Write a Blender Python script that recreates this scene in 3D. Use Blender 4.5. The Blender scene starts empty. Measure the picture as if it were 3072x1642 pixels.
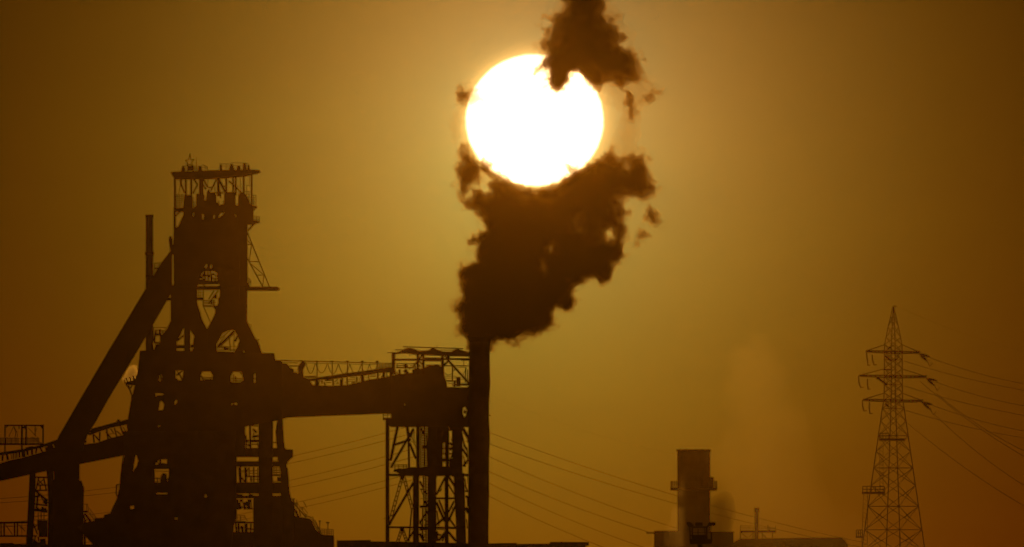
import bpy, math, random
import numpy as np
from mathutils import Vector, Matrix
from mathutils.geometry import delaunay_2d_cdt

random.seed(7)
C = bpy.context.scene.collection
SC = bpy.context.scene

# ------------------------------------------------------------------ survey
# Telephoto view of a steelworks about 2.5 km away, sun low behind it.
K = 0.0681 / 3072.0            # radians per surveyed unit
CX, HOR, CAMZ = 1536.0, 1672.0, 12.0
D0 = 2500.0                    # distance of the works
GROUND = 1888.0                # surveyed height of the ground line at D0

# survey sheets: (x0, y0, step)
W0 = (0.0, 0.0, 1.0)
A1 = (500, 450, 300 / 1878); A2 = (420, 620, 440 / 2164); A3 = (420, 850, 440 / 2164)
A4 = (340, 1040, 520 / 2387); A5 = (340, 1320, 580 / 2480); A6 = (0, 1240, 420 / 1439)
B1 = (800, 1030, 380 / 2093); B2 = (1130, 1030, 370 / 2038); B3 = (1130, 1240, 370 / 2316)
B4 = (1130, 1420, 370 / 2295); B5 = (840, 1400, 340 / 1935); B6 = (1920, 1320, 400 / 1711)
B7 = (2550, 900, 300 / 1148); G1 = (2500, 880, 572 / 1034); R6 = (1450, 1200, 1150 / 2576)
S4 = (1300, 0, 750 / 1721); S5 = (1300, 450, 750 / 1721)


class MB:
    """Collects shapes, then links them as ONE mesh object."""
    def __init__(s, sheet=W0, D=D0, d=0.0):
        s.v, s.f, s.isl = [], [], []
        s.c, s.D, s.d = sheet, D, d

    def xy(s, x, y):
        c = s.c
        return c[0] + x * c[2], c[1] + y * c[2]

    def P(s, x, y, d=None):
        X, Y = s.xy(x, y)
        d = s.d if d is None else d
        return Vector(((X - CX) * K * s.D, s.D + d, CAMZ + (HOR - Y) * K * s.D))

    def L(s, n):                # a length on the sheet, in metres
        return n * s.c[2] * K * s.D

    def add(s, vs, fs):
        b = len(s.v)
        s.v += [tuple(v) for v in vs]
        s.f += [tuple(b + i for i in f) for f in fs]
        s.isl.append((b, len(s.v), len(s.f) - len(fs), len(s.f)))

    def beam(s, a, b, w, h=None, up=None):
        """rectangular bar between two world points, w in the picture plane, h in depth (metres)"""
        h = w if h is None else h
        a, b = Vector(a), Vector(b)
        z = (b - a)
        if z.length < 1e-6:
            return
        z.normalize()
        u = Vector((0, 1, 0)) if up is None else up
        if abs(z.dot(u)) > 0.95:
            u = Vector((1, 0, 0))
        x = z.cross(u).normalized()
        y = z.cross(x).normalized()
        vs = []
        for p in (a, b):
            for sx, sy in ((-1, -1), (1, -1), (1, 1), (-1, 1)):
                vs.append(p + x * (sx * w / 2) + y * (sy * h / 2))
        s.add(vs, [(0, 1, 2, 3), (7, 6, 5, 4), (0, 4, 5, 1), (1, 5, 6, 2), (2, 6, 7, 3), (3, 7, 4, 0)])

    def bar(s, x0, y0, x1, y1, w, d=None, d1=None, h=None):
        """bar given on the sheet; w in sheet steps"""
        wm = max(s.L(w), 0.085 if s.D < 3000 and s.D > 1600 else 0.0)
        s.beam(s.P(x0, y0, d), s.P(x1, y1, d if d1 is None else d1), wm, min(wm, 0.9) if h is None else h)

    def chain(s, pts, w, d=None, h=None):
        for (a, b) in zip(pts[:-1], pts[1:]):
            s.bar(a[0], a[1], b[0], b[1], w, d, h=h)

    def box(s, x0, y0, x1, y1, d0, d1):
        s.prism([(x0, y0), (x1, y0), (x1, y1), (x0, y1)], d0, d1)

    def prism(s, poly, d0, d1, holes=(), jitter=0):
        """a sheet outline (with through openings) given real depth from d0 to d1"""
        loops = [list(poly)] + [list(h) for h in holes]
        pts, edges = [], []
        for lp in loops:
            b = len(pts)
            pts += [Vector((float(p[0]), float(p[1]))) for p in lp]
            edges += [(b + i, b + (i + 1) % len(lp)) for i in range(len(lp))]
        r = delaunay_2d_cdt(pts, edges, [], 0, 1e-4)
        vo, fo = r[0], r[2]

        def inside(q, lp):
            c = False
            n = len(lp)
            for i in range(n):
                a, b2 = lp[i], lp[(i + 1) % n]
                if (a[1] > q[1]) != (b2[1] > q[1]) and q[0] < (b2[0] - a[0]) * (q[1] - a[1]) / (b2[1] - a[1]) + a[0]:
                    c = not c
            return c
        keep = []
        for f in fo:
            q = (sum(vo[i][0] for i in f) / 3, sum(vo[i][1] for i in f) / 3)
            if inside(q, loops[0]) and not any(inside(q, h) for h in loops[1:]):
                keep.append(tuple(f))
        n = len(vo)
        vs = [s.P(p[0], p[1], d0) for p in vo] + [s.P(p[0], p[1], d1) for p in vo]
        fs = [f for f in keep] + [tuple(n + i for i in reversed(f)) for f in keep]
        cnt = {}
        for f in keep:
            for i in range(3):
                e = (f[i], f[(i + 1) % 3])
                cnt[tuple(sorted(e))] = cnt.get(tuple(sorted(e)), []) + [e]
        for e in cnt.values():
            if len(e) == 1:
                a, b2 = e[0]
                fs.append((b2, a, n + a, n + b2))
        s.add(vs, fs)

    def lathe(s, prof, n=24, cap=True, axis=None):
        """prof: list of (centre world point, radius in metres), vertical axis"""
        vs, fs = [], []
        for c, r in prof:
            for k in range(n):
                a = 2 * math.pi * k / n
                vs.append(Vector(c) + Vector((r * math.cos(a), r * math.sin(a), 0)))
        for i in range(len(prof) - 1):
            for k in range(n):
                k2 = (k + 1) % n
                fs.append((i * n + k, i * n + k2, (i + 1) * n + k2, (i + 1) * n + k))
        if cap:
            fs.append(tuple(range(n)))
            m = (len(prof) - 1) * n
            fs.append(tuple(m + k for k in reversed(range(n))))
        s.add(vs, fs)

    def tube(s, pts, r, n=6):
        """round tube through world points"""
        pts = [Vector(p) for p in pts]
        vs, fs = [], []
        for i, p in enumerate(pts):
            t = (pts[min(i + 1, len(pts) - 1)] - pts[max(i - 1, 0)]).normalized()
            u = Vector((0, 1, 0)) if abs(t.y) < 0.9 else Vector((1, 0, 0))
            x = t.cross(u).normalized(); y = t.cross(x).normalized()
            rr = r[i] if isinstance(r, (list, tuple)) else r
            for k in range(n):
                a = 2 * math.pi * k / n
                vs.append(p + x * (rr * math.cos(a)) + y * (rr * math.sin(a)))
        for i in range(len(pts) - 1):
            for k in range(n):
                k2 = (k + 1) % n
                fs.append((i * n + k, i * n + k2, (i + 1) * n + k2, (i + 1) * n + k))
        fs.append(tuple(reversed(range(n))))
        fs.append(tuple((len(pts) - 1) * n + k for k in range(n)))
        s.add(vs, fs)

    def rail(s, x0, y0, x1, y1, hgt, n=4, w=4, bars=2, d=None):
        """handrail standing on the line (x0,y0)-(x1,y1), hgt in sheet steps"""
        for i in range(n + 1):
            t = i / n
            x, y = x0 + (x1 - x0) * t, y0 + (y1 - y0) * t
            s.bar(x, y, x, y - hgt, w, d, h=0.07)
        for k in range(bars):
            o = hgt * (k + 1) / bars
            s.bar(x0, y0 - o, x1, y1 - o, w, d, h=0.07)

    def laced(s, x0, y0, x1, y1, w, n, t=14, d=None):
        """two parallel angles with batten plates between"""
        dx, dy = x1 - x0, y1 - y0
        l = math.hypot(dx, dy); nx, ny = -dy / l * w / 2, dx / l * w / 2
        s.bar(x0 + nx, y0 + ny, x1 + nx, y1 + ny, t, d, h=0.35)
        s.bar(x0 - nx, y0 - ny, x1 - nx, y1 - ny, t, d, h=0.35)
        for i in range(n + 1):
            q = i / n
            x, y = x0 + dx * q, y0 + dy * q
            s.bar(x + nx, y + ny, x - nx, y - ny, t * 1.3, d, h=0.35)

    def pieces(s):
        """the shapes that touch, gathered into separate pieces"""
        n = len(s.isl)
        bb = []
        for (a, b, _, _) in s.isl:
            v = np.array(s.v[a:b]); bb.append((v.min(0) - 0.06, v.max(0) + 0.06))
        par = list(range(n))

        def find(i):
            while par[i] != i:
                par[i] = par[par[i]]; i = par[i]
            return i
        for i in range(n):
            for j in range(i):
                if (bb[i][0] <= bb[j][1]).all() and (bb[j][0] <= bb[i][1]).all():
                    par[find(i)] = find(j)
        gr = {}
        for i in range(n):
            gr.setdefault(find(i), []).append(i)
        out = []
        for ids in gr.values():
            q = MB(s.c, s.D, s.d)
            for i in ids:
                a, b, fa, fb = s.isl[i]
                q.add(s.v[a:b], [tuple(k - a for k in f) for f in s.f[fa:fb]])
            out.append(q)
        return out

    def build(s, name, mat, parent=None, whole=False):
        if parent is not None and not whole and 1 < len(s.isl) < 400:
            ps = s.pieces()
            if len(ps) > 1:
                return [q.build(name, mat, parent, True) for q in ps][0]
        me = bpy.data.meshes.new(name)
        o = bpy.data.objects.new(name, me)
        org = Vector((0, 0, 0))
        if parent is not None:
            org = parent.location.copy()
        elif s.v:
            xs = [v[0] for v in s.v]; ys = [v[1] for v in s.v]; zs = [v[2] for v in s.v]
            org = Vector(((min(xs) + max(xs)) / 2, (min(ys) + max(ys)) / 2, min(zs)))
            o.location = org
        me.from_pydata([(v[0] - org.x, v[1] - org.y, v[2] - org.z) for v in s.v], [], s.f)
        me.update()
        me.materials.append(mat)
        C.objects.link(o)
        if parent is not None:
            o.parent = parent
        return o


def child(name, mb, mat, parent, whole=False):
    """sub-part: parented to a part whose origin is that of its thing"""
    if len(mb.isl) > 1 and not whole:
        ps = mb.pieces()
        if len(ps) > 1:
            return [child(name, q, mat, parent, True) for q in ps][0]
    root = parent
    while root.parent is not None:
        root = root.parent
    me = bpy.data.meshes.new(name)
    o = bpy.data.objects.new(name, me)
    g = root.location
    me.from_pydata([(v[0] - g.x, v[1] - g.y, v[2] - g.z) for v in mb.v], [], mb.f)
    me.update(); me.materials.append(mat)
    C.objects.link(o); o.parent = parent
    return o


def thing(name, label, cat, x, y=GROUND, D=D0, sheet=W0, group=None):
    m = MB(sheet, D)
    o = bpy.data.objects.new(name, None)
    o.empty_display_size = 2.0
    o.location = m.P(x, y)
    C.objects.link(o)
    return tag(o, label, cat, group)


def tag(o, label, cat, group=None, kind=None):
    o['label'] = label
    o['category'] = cat
    if group:
        o['group'] = group
    if kind:
        o['kind'] = kind
    return o


# ------------------------------------------------------------------ materials
def mat(name, c1, c2, scale=0.6, rough=0.85, metal=0.0):
    m = bpy.data.materials.new(name); m.use_nodes = True
    nt = m.node_tree; bs = nt.nodes['Principled BSDF']
    tc = nt.nodes.new('ShaderNodeTexCoord')
    nz = nt.nodes.new('ShaderNodeTexNoise'); nz.inputs['Scale'].default_value = scale
    nz.inputs['Detail'].default_value = 6
    rp = nt.nodes.new('ShaderNodeValToRGB')
    rp.color_ramp.elements[0].color = (*c1, 1); rp.color_ramp.elements[0].position = 0.35
    rp.color_ramp.elements[1].color = (*c2, 1); rp.color_ramp.elements[1].position = 0.68
    nt.links.new(tc.outputs['Object'], nz.inputs['Vector'])
    nt.links.new(nz.outputs['Fac'], rp.inputs['Fac'])
    nt.links.new(rp.outputs['Color'], bs.inputs['Base Color'])
    bs.inputs['Roughness'].default_value = rough
    bs.inputs['Metallic'].default_value = metal
    bs.inputs['Specular IOR Level'].default_value = 0.25
    return m


M_STEEL = mat('rusty_steel', (0.05, 0.035, 0.028), (0.13, 0.075, 0.05), 0.5)
M_CLAD = mat('sheet_cladding', (0.10, 0.085, 0.075), (0.16, 0.12, 0.095), 0.2)
M_CONC = mat('sooty_concrete', (0.13, 0.12, 0.11), (0.24, 0.22, 0.2), 0.3)
M_GALV = mat('galvanised_steel', (0.2, 0.2, 0.2), (0.32, 0.32, 0.31), 0.8, 0.6, 0.5)
M_WIRE = mat('aluminium_wire', (0.12, 0.12, 0.12), (0.2, 0.2, 0.2), 0.05, 0.6, 0.5)
M_GROUND = mat('cindery_ground', (0.06, 0.05, 0.04), (0.14, 0.11, 0.08), 0.05)
M_CERAM = mat('insulator_ceramic', (0.08, 0.05, 0.04), (0.14, 0.09, 0.07), 2.0, 0.4)


def vol_mat(name, col, dens, g, absorb=(0, 0, 0)):
    m = bpy.data.materials.new(name); m.use_nodes = True
    nt = m.node_tree
    nt.nodes.remove(nt.nodes['Principled BSDF'])
    pv = nt.nodes.new('ShaderNodeVolumePrincipled')
    pv.inputs['Color'].default_value = (*col, 1)
    pv.inputs['Density'].default_value = dens
    pv.inputs['Density Attribute'].default_value = ''
    pv.inputs['Anisotropy'].default_value = g
    pv.inputs['Absorption Color'].default_value = (*absorb, 1)
    out = nt.nodes['Material Output']
    nt.links.new(pv.outputs[0], out.inputs['Volume'])
    return m

# ------------------------------------------------------------------ light, sky, camera
SUNX, SUNY, SUNR = 1604.0, 361.0, 209.0
sun_dir = Vector(((SUNX - CX) * K, 1.0, (HOR - SUNY) * K)).normalized()
sun_el = math.asin(sun_dir.z); sun_az = math.atan2(sun_dir.x, sun_dir.y)
EXPOSURE = -8.16
GR, GG, GB = (0.0244, 0.225, 0.026), (0.0118, 0.395, 0.045), (0.0060, 0.22)
GAIN = 2 ** (-EXPOSURE)

cam = bpy.data.cameras.new('camera')
cam.sensor_width = 36.0; cam.lens = 36.0 / 0.0681
cam.shift_y = (HOR - 821.0) / 3072.0
cam.clip_start = 1.0; cam.clip_end = 30000.0
cam_o = bpy.data.objects.new('camera', cam); C.objects.link(cam_o)
cam_o.location = (0, 0, CAMZ); cam_o.rotation_euler = (math.radians(90), 0, 0)
SC.camera = cam_o

sl = bpy.data.lights.new('sun', 'SUN'); sl.energy = 2.0; sl.angle = math.radians(0.53)
sl.color = (1.0, 0.37, 0.02)
so = bpy.data.objects.new('sun', sl); C.objects.link(so)
so.rotation_mode = 'QUATERNION'; so.rotation_quaternion = sun_dir.to_track_quat('Z', 'Y')
so.location = (0, 0, 150)

wd = bpy.data.worlds.new('World'); SC.world = wd; wd.use_nodes = True
nt = wd.node_tree; N = nt.nodes; Lk = nt.links
bg = N['Background']; bg.inputs['Strength'].default_value = 0.1
sky = N.new('ShaderNodeTexSky'); sky.sky_type = 'NISHITA'; sky.sun_disc = False
sky.sun_elevation = sun_el; sky.sun_rotation = sun_az
sky.dust_density = 6.0; sky.air_density = 2.0
Lk.new(sky.outputs[0], bg.inputs['Color'])


def math_node(op, a, b=None, c=None):
    n = N.new('ShaderNodeMath'); n.operation = op
    for i, v in enumerate((a, b, c)):
        if v is None:
            continue
        if isinstance(v, (int, float)):
            n.inputs[i].default_value = v
        else:
            Lk.new(v, n.inputs[i])
    return n.outputs[0]


tc = N.new('ShaderNodeTexCoord')
vd = N.new('ShaderNodeVectorMath'); vd.operation = 'DISTANCE'
vd.inputs[1].default_value = sun_dir
nrm = N.new('ShaderNodeVectorMath'); nrm.operation = 'NORMALIZE'
Lk.new(tc.outputs['Generated'], nrm.inputs[0]); Lk.new(nrm.outputs[0], vd.inputs[0])
theta = vd.outputs['Value']


def add_sh(a, b):
    n = N.new('ShaderNodeAddShader'); Lk.new(a, n.inputs[0]); Lk.new(b, n.inputs[1]); return n.outputs[0]


def glow_bg(fac, col, strength):
    b = N.new('ShaderNodeBackground'); b.inputs['Color'].default_value = (*col, 1)
    Lk.new(math_node('MULTIPLY', fac, strength), b.inputs['Strength'])
    return b.outputs[0]


W_HALO, W_DISC = 0.8, 5.0
# dusty glow round the sun: red light is scattered widest, blue narrowest; the air is thicker and redder low down
sep = N.new('ShaderNodeSeparateXYZ'); Lk.new(nrm.outputs[0], sep.inputs[0])


def low(scale):
    return math_node('EXPONENT', math_node('DIVIDE', math_node('SUBTRACT', (HOR - 800.0) * K, sep.outputs['Z']), scale))


wide_dir = Vector(((1560.0 - CX) * K, 1.0, (HOR - 420.0) * K)).normalized()
vw = N.new('ShaderNodeVectorMath'); vw.operation = 'DISTANCE'; vw.inputs[1].default_value = wide_dir
Lk.new(nrm.outputs[0], vw.inputs[0])
bm = N.new('ShaderNodeVectorMath'); bm.operation = 'MULTIPLY'; bm.inputs[1].default_value = (60.0, 60.0, 260.0)
Lk.new(nrm.outputs[0], bm.inputs[0])
bn = N.new('ShaderNodeTexNoise'); bn.inputs['Scale'].default_value = 1.0; bn.inputs['Detail'].default_value = 4.0
Lk.new(bm.outputs[0], bn.inputs['Vector'])
band = math_node('ADD', math_node('MULTIPLY', bn.outputs['Fac'], 0.22), 0.89)


def wide_lobe(width):
    return math_node('MULTIPLY', band, math_node('EXPONENT', math_node('DIVIDE', vw.outputs['Value'], -width)))


def exp_lobe(width):
    return math_node('EXPONENT', math_node('DIVIDE', theta, -width))


gl_r = glow_bg(math_node('MULTIPLY', wide_lobe(GR[0]), low(GR[2])), (1, 0, 0), GR[1] * GAIN)
gl_n = add_sh(glow_bg(exp_lobe(0.005), (1, 0, 0), 0.25 * GAIN), glow_bg(exp_lobe(0.0042), (0, 1, 0), 0.30 * GAIN))
gl_g = glow_bg(math_node('MULTIPLY', wide_lobe(GG[0]), low(GG[2])), (0, 1, 0), GG[1] * GAIN)
gl_b = glow_bg(exp_lobe(GB[0]), (0, 0, 1), GB[1] * GAIN)
# the disc itself: flattened by refraction near the horizon, its limb rippled by the hot air
dsub = N.new('ShaderNodeVectorMath'); dsub.operation = 'SUBTRACT'
Lk.new(nrm.outputs[0], dsub.inputs[0]); dsub.inputs[1].default_value = sun_dir
dmul = N.new('ShaderNodeVectorMath'); dmul.operation = 'MULTIPLY'
Lk.new(dsub.outputs[0], dmul.inputs[0]); dmul.inputs[1].default_value = (1.0, 1.0, 1.045)
dlen = N.new('ShaderNodeVectorMath'); dlen.operation = 'LENGTH'; Lk.new(dmul.outputs[0], dlen.inputs[0])
rip = N.new('ShaderNodeTexNoise'); rip.inputs['Scale'].default_value = 1800.0; rip.inputs['Detail'].default_value = 2.0
Lk.new(dmul.outputs[0], rip.inputs['Vector'])
rt = math_node('MULTIPLY', math_node('SUBTRACT', rip.outputs['Fac'], 0.5), 0.00012)
dth = math_node('ADD', dlen.outputs['Value'], rt)
halo = glow_bg(math_node('EXPONENT', math_node('MULTIPLY', math_node('SUBTRACT', SUNR * K, dth), 1 / 0.00042)), (1.0, 0.5, 0.12), W_HALO * GAIN)
edge = N.new('ShaderNodeMapRange'); edge.interpolation_type = 'SMOOTHSTEP'
edge.inputs['From Min'].default_value = SUNR * K * 1.03; edge.inputs['From Max'].default_value = SUNR * K * 0.955
Lk.new(dth, edge.inputs['Value'])
disc = glow_bg(edge.outputs[0], (1.0, 0.62, 0.3), W_DISC * GAIN)
mixh = N.new('ShaderNodeMixShader')
Lk.new(edge.outputs[0], mixh.inputs[0]); Lk.new(halo, mixh.inputs[1]); Lk.new(disc, mixh.inputs[2])
tot = add_sh(add_sh(add_sh(add_sh(bg.outputs[0], gl_n), gl_r), add_sh(gl_g, gl_b)), mixh.outputs[0])
Lk.new(tot, N['World Output'].inputs['Surface'])
try:
    wd.cycles.sampling_method = 'MANUAL'; wd.cycles.sample_map_resolution = 4096
except Exception:
    pass

# ------------------------------------------------------------------ ground and air
gm = MB()
gm.add([(-2990, -50, 0), (2990, -50, 0), (2990, 5740, 0), (-2990, 5740, 0)], [(0, 1, 2, 3)])
g = gm.build('ground', M_GROUND); tag(g, 'flat dark ground under the steelworks', 'ground', kind='structure')

hm = MB()
x0, x1, y0, y1, z0, z1 = -3000, 3000, -60, 5750, -1, 232
hm.add([(x0, y0, z0), (x1, y0, z0), (x1, y1, z0), (x0, y1, z0), (x0, y0, z1), (x1, y0, z1), (x1, y1, z1), (x0, y1, z1)],
       [(3, 2, 1, 0), (4, 5, 6, 7), (0, 1, 5, 4), (1, 2, 6, 5), (2, 3, 7, 6), (3, 0, 4, 7)])
HAZE_D = 0.3e-4
hz = hm.build('haze', vol_mat('haze', (0.95, 0.66, 0.2), HAZE_D, 0.982))
tag(hz, 'thin dusty amber haze filling the air around the works', 'haze', kind='stuff')


# ------------------------------------------------------------------ smoke
def sheet_xy(sheet, pts, D):
    return np.array([((sheet[0] + x * sheet[2] - CX) * K * D, CAMZ + (HOR - sheet[1] - y * sheet[2]) * K * D) for x, y in pts])


def sdf2(poly, X, Z):
    """signed distance to an outline, positive inside (metres)"""
    d = np.full(X.shape, 1e9); ins = np.zeros(X.shape, bool)
    n = len(poly)
    for i in range(n):
        ax, az = poly[i]; bx, bz = poly[(i + 1) % n]
        ex, ez = bx - ax, bz - az
        t = np.clip(((X - ax) * ex + (Z - az) * ez) / (ex * ex + ez * ez + 1e-12), 0, 1)
        d = np.minimum(d, (X - ax - t * ex) ** 2 + (Z - az - t * ez) ** 2)
        c = ((az > Z) != (bz > Z)) & (X < (bx - ax) * (Z - az) / (bz - az + 1e-12) + ax)
        ins ^= c
    return np.where(ins, 1, -1) * np.sqrt(d)


RNG = np.random.default_rng(11)


def vnoise(shape, vox, period):
    """smooth 3-D gradient noise with the given period in metres, about -1..1"""
    n = [int(s_ * vox / period) + 4 for s_ in shape]
    co = []
    for s_ in shape:
        c = np.arange(s_) * vox / period + RNG.uniform(0, 1)
        i = c.astype(int); co.append((i, (c - i).astype(np.float32)))
    out = np.zeros(shape, np.float32)
    v = RNG.normal(size=(3, *n)); v /= np.linalg.norm(v, axis=0)
    for comp in range(3):
        g_ = v[comp].astype(np.float32)
        for ax in range(3):
            i, t = co[ax]
            w = t * t * t * (t * (6 * t - 15) + 10)
            k0, k1 = 1 - w, w
            if ax == comp:
                k0, k1 = k0 * t, k1 * (t - 1)
            sh = [1, 1, 1]; sh[ax] = shape[ax]
            g_ = np.take(g_, i, axis=ax) * k0.reshape(sh) + np.take(g_, i + 1, axis=ax) * k1.reshape(sh)
        out += g_
    return out * np.float32(1.7)


def surface_nets(F, org, vox):
    nx, ny, nz = F.shape
    ins = F > 0
    acc = np.zeros((nx - 1, ny - 1, nz - 1, 3)); cnt = np.zeros((nx - 1, ny - 1, nz - 1))
    cor = [(i, j, k) for i in (0, 1) for j in (0, 1) for k in (0, 1)]

    def sl_(a, c):
        return a[c[0]:nx - 1 + c[0], c[1]:ny - 1 + c[1], c[2]:nz - 1 + c[2]]
    for a in cor:
        for ax in range(3):
            if a[ax] == 0:
                b = list(a); b[ax] = 1
                fa, fb = sl_(F, a), sl_(F, b)
                m = sl_(ins, a) != sl_(ins, b)
                t = np.where(m, fa / np.where(m, fa - fb, 1), 0)
                for q in range(3):
                    v = np.full(t.shape, float(a[q]))
                    if q == ax:
                        v = t
                    acc[..., q] += np.where(m, v, 0)
                cnt += m
    act = cnt > 0
    idx = -np.ones(act.shape, np.int64); idx[act] = np.arange(act.sum())
    base = np.argwhere(act)
    V = (base + acc[act] / cnt[act][:, None]) * vox + np.array(org)
    Q = []
    for ax in range(3):
        o = [q for q in range(3) if q != ax]
        s0 = [slice(1, -1)] * 3; s1 = [slice(1, -1)] * 3
        s0[ax] = slice(0, -1); s1[ax] = slice(1, None)
        a, b = ins[tuple(s0)], ins[tuple(s1)]
        for flag, m in ((0, a & ~b), (1, ~a & b)):
            p = np.argwhere(m)
            p[:, o[0]] += 1; p[:, o[1]] += 1
            if len(p) == 0:
                continue
            e0 = np.zeros(3, int); e0[o[0]] = 1
            e1 = np.zeros(3, int); e1[o[1]] = 1

            def I(q):
                return idx[q[:, 0], q[:, 1], q[:, 2]]
            q4 = np.stack([I(p - e0 - e1), I(p - e1), I(p), I(p - e0)], 1)
            if (flag == 1) ^ (ax == 1):
                q4 = q4[:, ::-1]
            Q.append(q4)
    return V, np.concatenate(Q)


def net_object(name, F, org, vox, material, parent=None):
    V, Q = surface_nets(F, org, vox)
    if parent is not None:
        V = V - np.array(parent.location)
    me = bpy.data.meshes.new(name)
    me.vertices.add(len(V)); me.vertices.foreach_set('co', V.astype(np.float32).ravel())
    me.loops.add(len(Q) * 4); me.loops.foreach_set('vertex_index', Q.astype(np.int32).ravel())
    me.polygons.add(len(Q))
    me.polygons.foreach_set('loop_start', np.arange(0, len(Q) * 4, 4, dtype=np.int32))
    me.update(calc_edges=True); me.validate()
    me.materials.append(material)
    o = bpy.data.objects.new(name, me); C.objects.link(o)
    if parent is not None:
        o.parent = parent
    return o


def plume_field(parts, D, vox, ywid, amps, xr, zr):
    """parts: (sheet, outline, R, drift, holes). Rounded body of smoke around each outline plus billows."""
    gx = np.arange(xr[0], xr[1], vox); gz = np.arange(zr[0], zr[1], vox); gy = np.arange(-ywid, ywid, vox)
    X, Z = np.meshgrid(gx, gz, indexing='ij')
    shape = (len(gx), len(gy), len(gz))
    nz = np.zeros(shape, np.float32)
    for per, a, kind in amps:
        q = vnoise(shape, vox, per)
        nz += np.float32(a) * ((np.float32(2.0) * np.abs(q) - np.float32(0.6)) if kind else q)
    F = np.full(shape, -50.0, np.float32)
    Y = gy[None, :, None]
    for sheet, pts, R, yc, holes, na in parts:
        s_ = sdf2(sheet_xy(sheet, pts, D), X, Z)
        for h in holes:
            s_ = np.minimum(s_, -sdf2(sheet_xy(sheet, h, D), X, Z))
        f = (s_[:, None, :] - (Y - yc) ** 2 / (2 * R)).astype(np.float32) + nz * np.float32(na)
        F = np.maximum(F, f)
    F[0] = F[-1] = -1; F[:, 0] = F[:, -1] = -1; F[:, :, 0] = F[:, :, -1] = -1
    return F, (gx[0], D + gy[0], gz[0])


exec_smoke = True
main = [(260, 1360), (225, 1300), (185, 1255), (190, 1160), (165, 1110), (155, 1075), (190, 1040), (205, 960), (195, 930), (215, 900),
        (190, 860), (210, 815), (250, 790), (300, 770), (290, 700), (290, 655), (240, 655), (240, 615), (265, 585), (320, 570), (365, 555),
        (330, 500), (290, 430), (250, 380), (255, 340), (280, 300), (320, 290), (355, 300), (390, 280), (380, 245), (400, 220), (450, 205),
        (500, 230), (560, 272), (640, 296), (720, 296), (800, 275), (880, 235), (960, 175), (1000, 160), (1020, 420), (1010, 560), (1060, 640),
        (1130, 640), (1200, 660), (1270, 670),
        (1290, 710), (1280, 760), (1240, 780), (1220, 830), (1190, 890), (1160, 915), (1110, 890), (1040, 880), (1020, 920), (970, 940),
        (960, 1000), (975, 1040), (950, 1080), (890, 1085), (840, 1080), (815, 1130), (825, 1200), (790, 1220), (740, 1250), (690, 1260),
        (640, 1270), (590, 1300), (585, 1340), (540, 1325), (490, 1305), (440, 1315), (395, 1330), (385, 1360)]
main_holes = [[(797, 672), (815, 662), (820, 672), (808, 695)], [(745, 755), (768, 790), (758, 830), (750, 800)]]
main_low = [(260, 1360), (225, 1300), (185, 1255), (190, 1160), (165, 1110), (155, 1075), (190, 1040), (205, 960), (195, 930), (215, 900),
            (190, 860), (210, 815), (250, 790), (300, 770), (290, 700), (310, 620), (370, 560), (350, 470), (430, 400), (560, 430), (700, 420), (850, 480), (930, 590), (1060, 650),
            (1270, 670), (1290, 710), (1280, 760), (1240, 780), (1220, 830), (1190, 890), (1160, 915), (1110, 890), (1040, 880), (1020, 920), (970, 940),
            (960, 1000), (975, 1040), (950, 1080), (890, 1085), (840, 1080), (815, 1130), (825, 1200), (790, 1220), (740, 1250), (690, 1260),
            (640, 1270), (590, 1300), (585, 1340), (540, 1325), (490, 1305), (440, 1315), (395, 1330), (385, 1360)]
notch = [(800, 330), (830, 420), (800, 540), (832, 600), (868, 618), (910, 592), (932, 520), (960, 485), (1010, 462), (1060, 520), (1100, 555), (1150, 570), (1180, 500), (1100, 380), (950, 320)]
lobe_r = [(880, 240), (960, 180), (1050, 130), (1120, 85), (1180, 35), (1225, 0), (1255, 45), (1300, 70), (1335, 110), (1345, 60), (1380, 15),
          (1430, 30), (1480, 80), (1500, 150), (1510, 220), (1540, 262), (1490, 310), (1440, 345), (1390, 335), (1330, 320), (1290, 345),
          (1290, 390), (1335, 420), (1320, 450), (1310, 500), (1330, 560), (1310, 640), (1290, 730), (1240, 780), (1100, 760), (960, 700), (860, 600), (840, 420)]
lobe_holes = [[(965, 500), (985, 490), (980, 520)], [(1195, 575), (1225, 560), (1228, 590), (1205, 620)]]
dark_r = [(1230, 150), (1330, 130), (1400, 60), (1470, 90), (1495, 180), (1500, 260), (1400, 310), (1310, 290), (1260, 330), (1200, 420), (1120, 420), (1130, 280)]
wisps_r = [(1495, 385), (1515, 420), (1552, 480), (1535, 522), (1500, 512), (1480, 460)]
wisps_r2 = [(1455, 530), (1480, 590), (1430, 620), (1405, 640), (1415, 580)]
left_a = [(150, 640), (190, 612), (240, 618), (268, 628), (240, 700), (200, 722), (158, 715)]
left_b = [(170, 1200), (200, 1140), (185, 1080), (200, 1045), (245, 1055), (310, 1110), (370, 1165), (375, 1190), (330, 1185), (270, 1270), (235, 1300), (205, 1340), (180, 1290)]
upper = [(870, -330), (850, -120), (862, 0), (895, 40), (850, 85), (800, 120), (820, 170), (790, 205), (800, 260), (770, 300), (782, 360), (765, 385),
         (742, 410), (735, 450), (790, 472), (825, 510), (798, 540), (830, 600), (868, 618), (910, 590), (930, 520), (955, 490), (1005, 468), (1040, 500),
         (1060, 535), (1095, 560), (1140, 588), (1200, 580), (1270, 590), (1310, 600), (1360, 590), (1440, 580), (1465, 550), (1450, 480), (1420, 400), (1390, 350),
         (1290, 300), (1320, 250), (1310, 210), (1260, 170), (1225, 110), (1195, 60), (1195, 0), (1240, -120), (1260, -330)]
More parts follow.
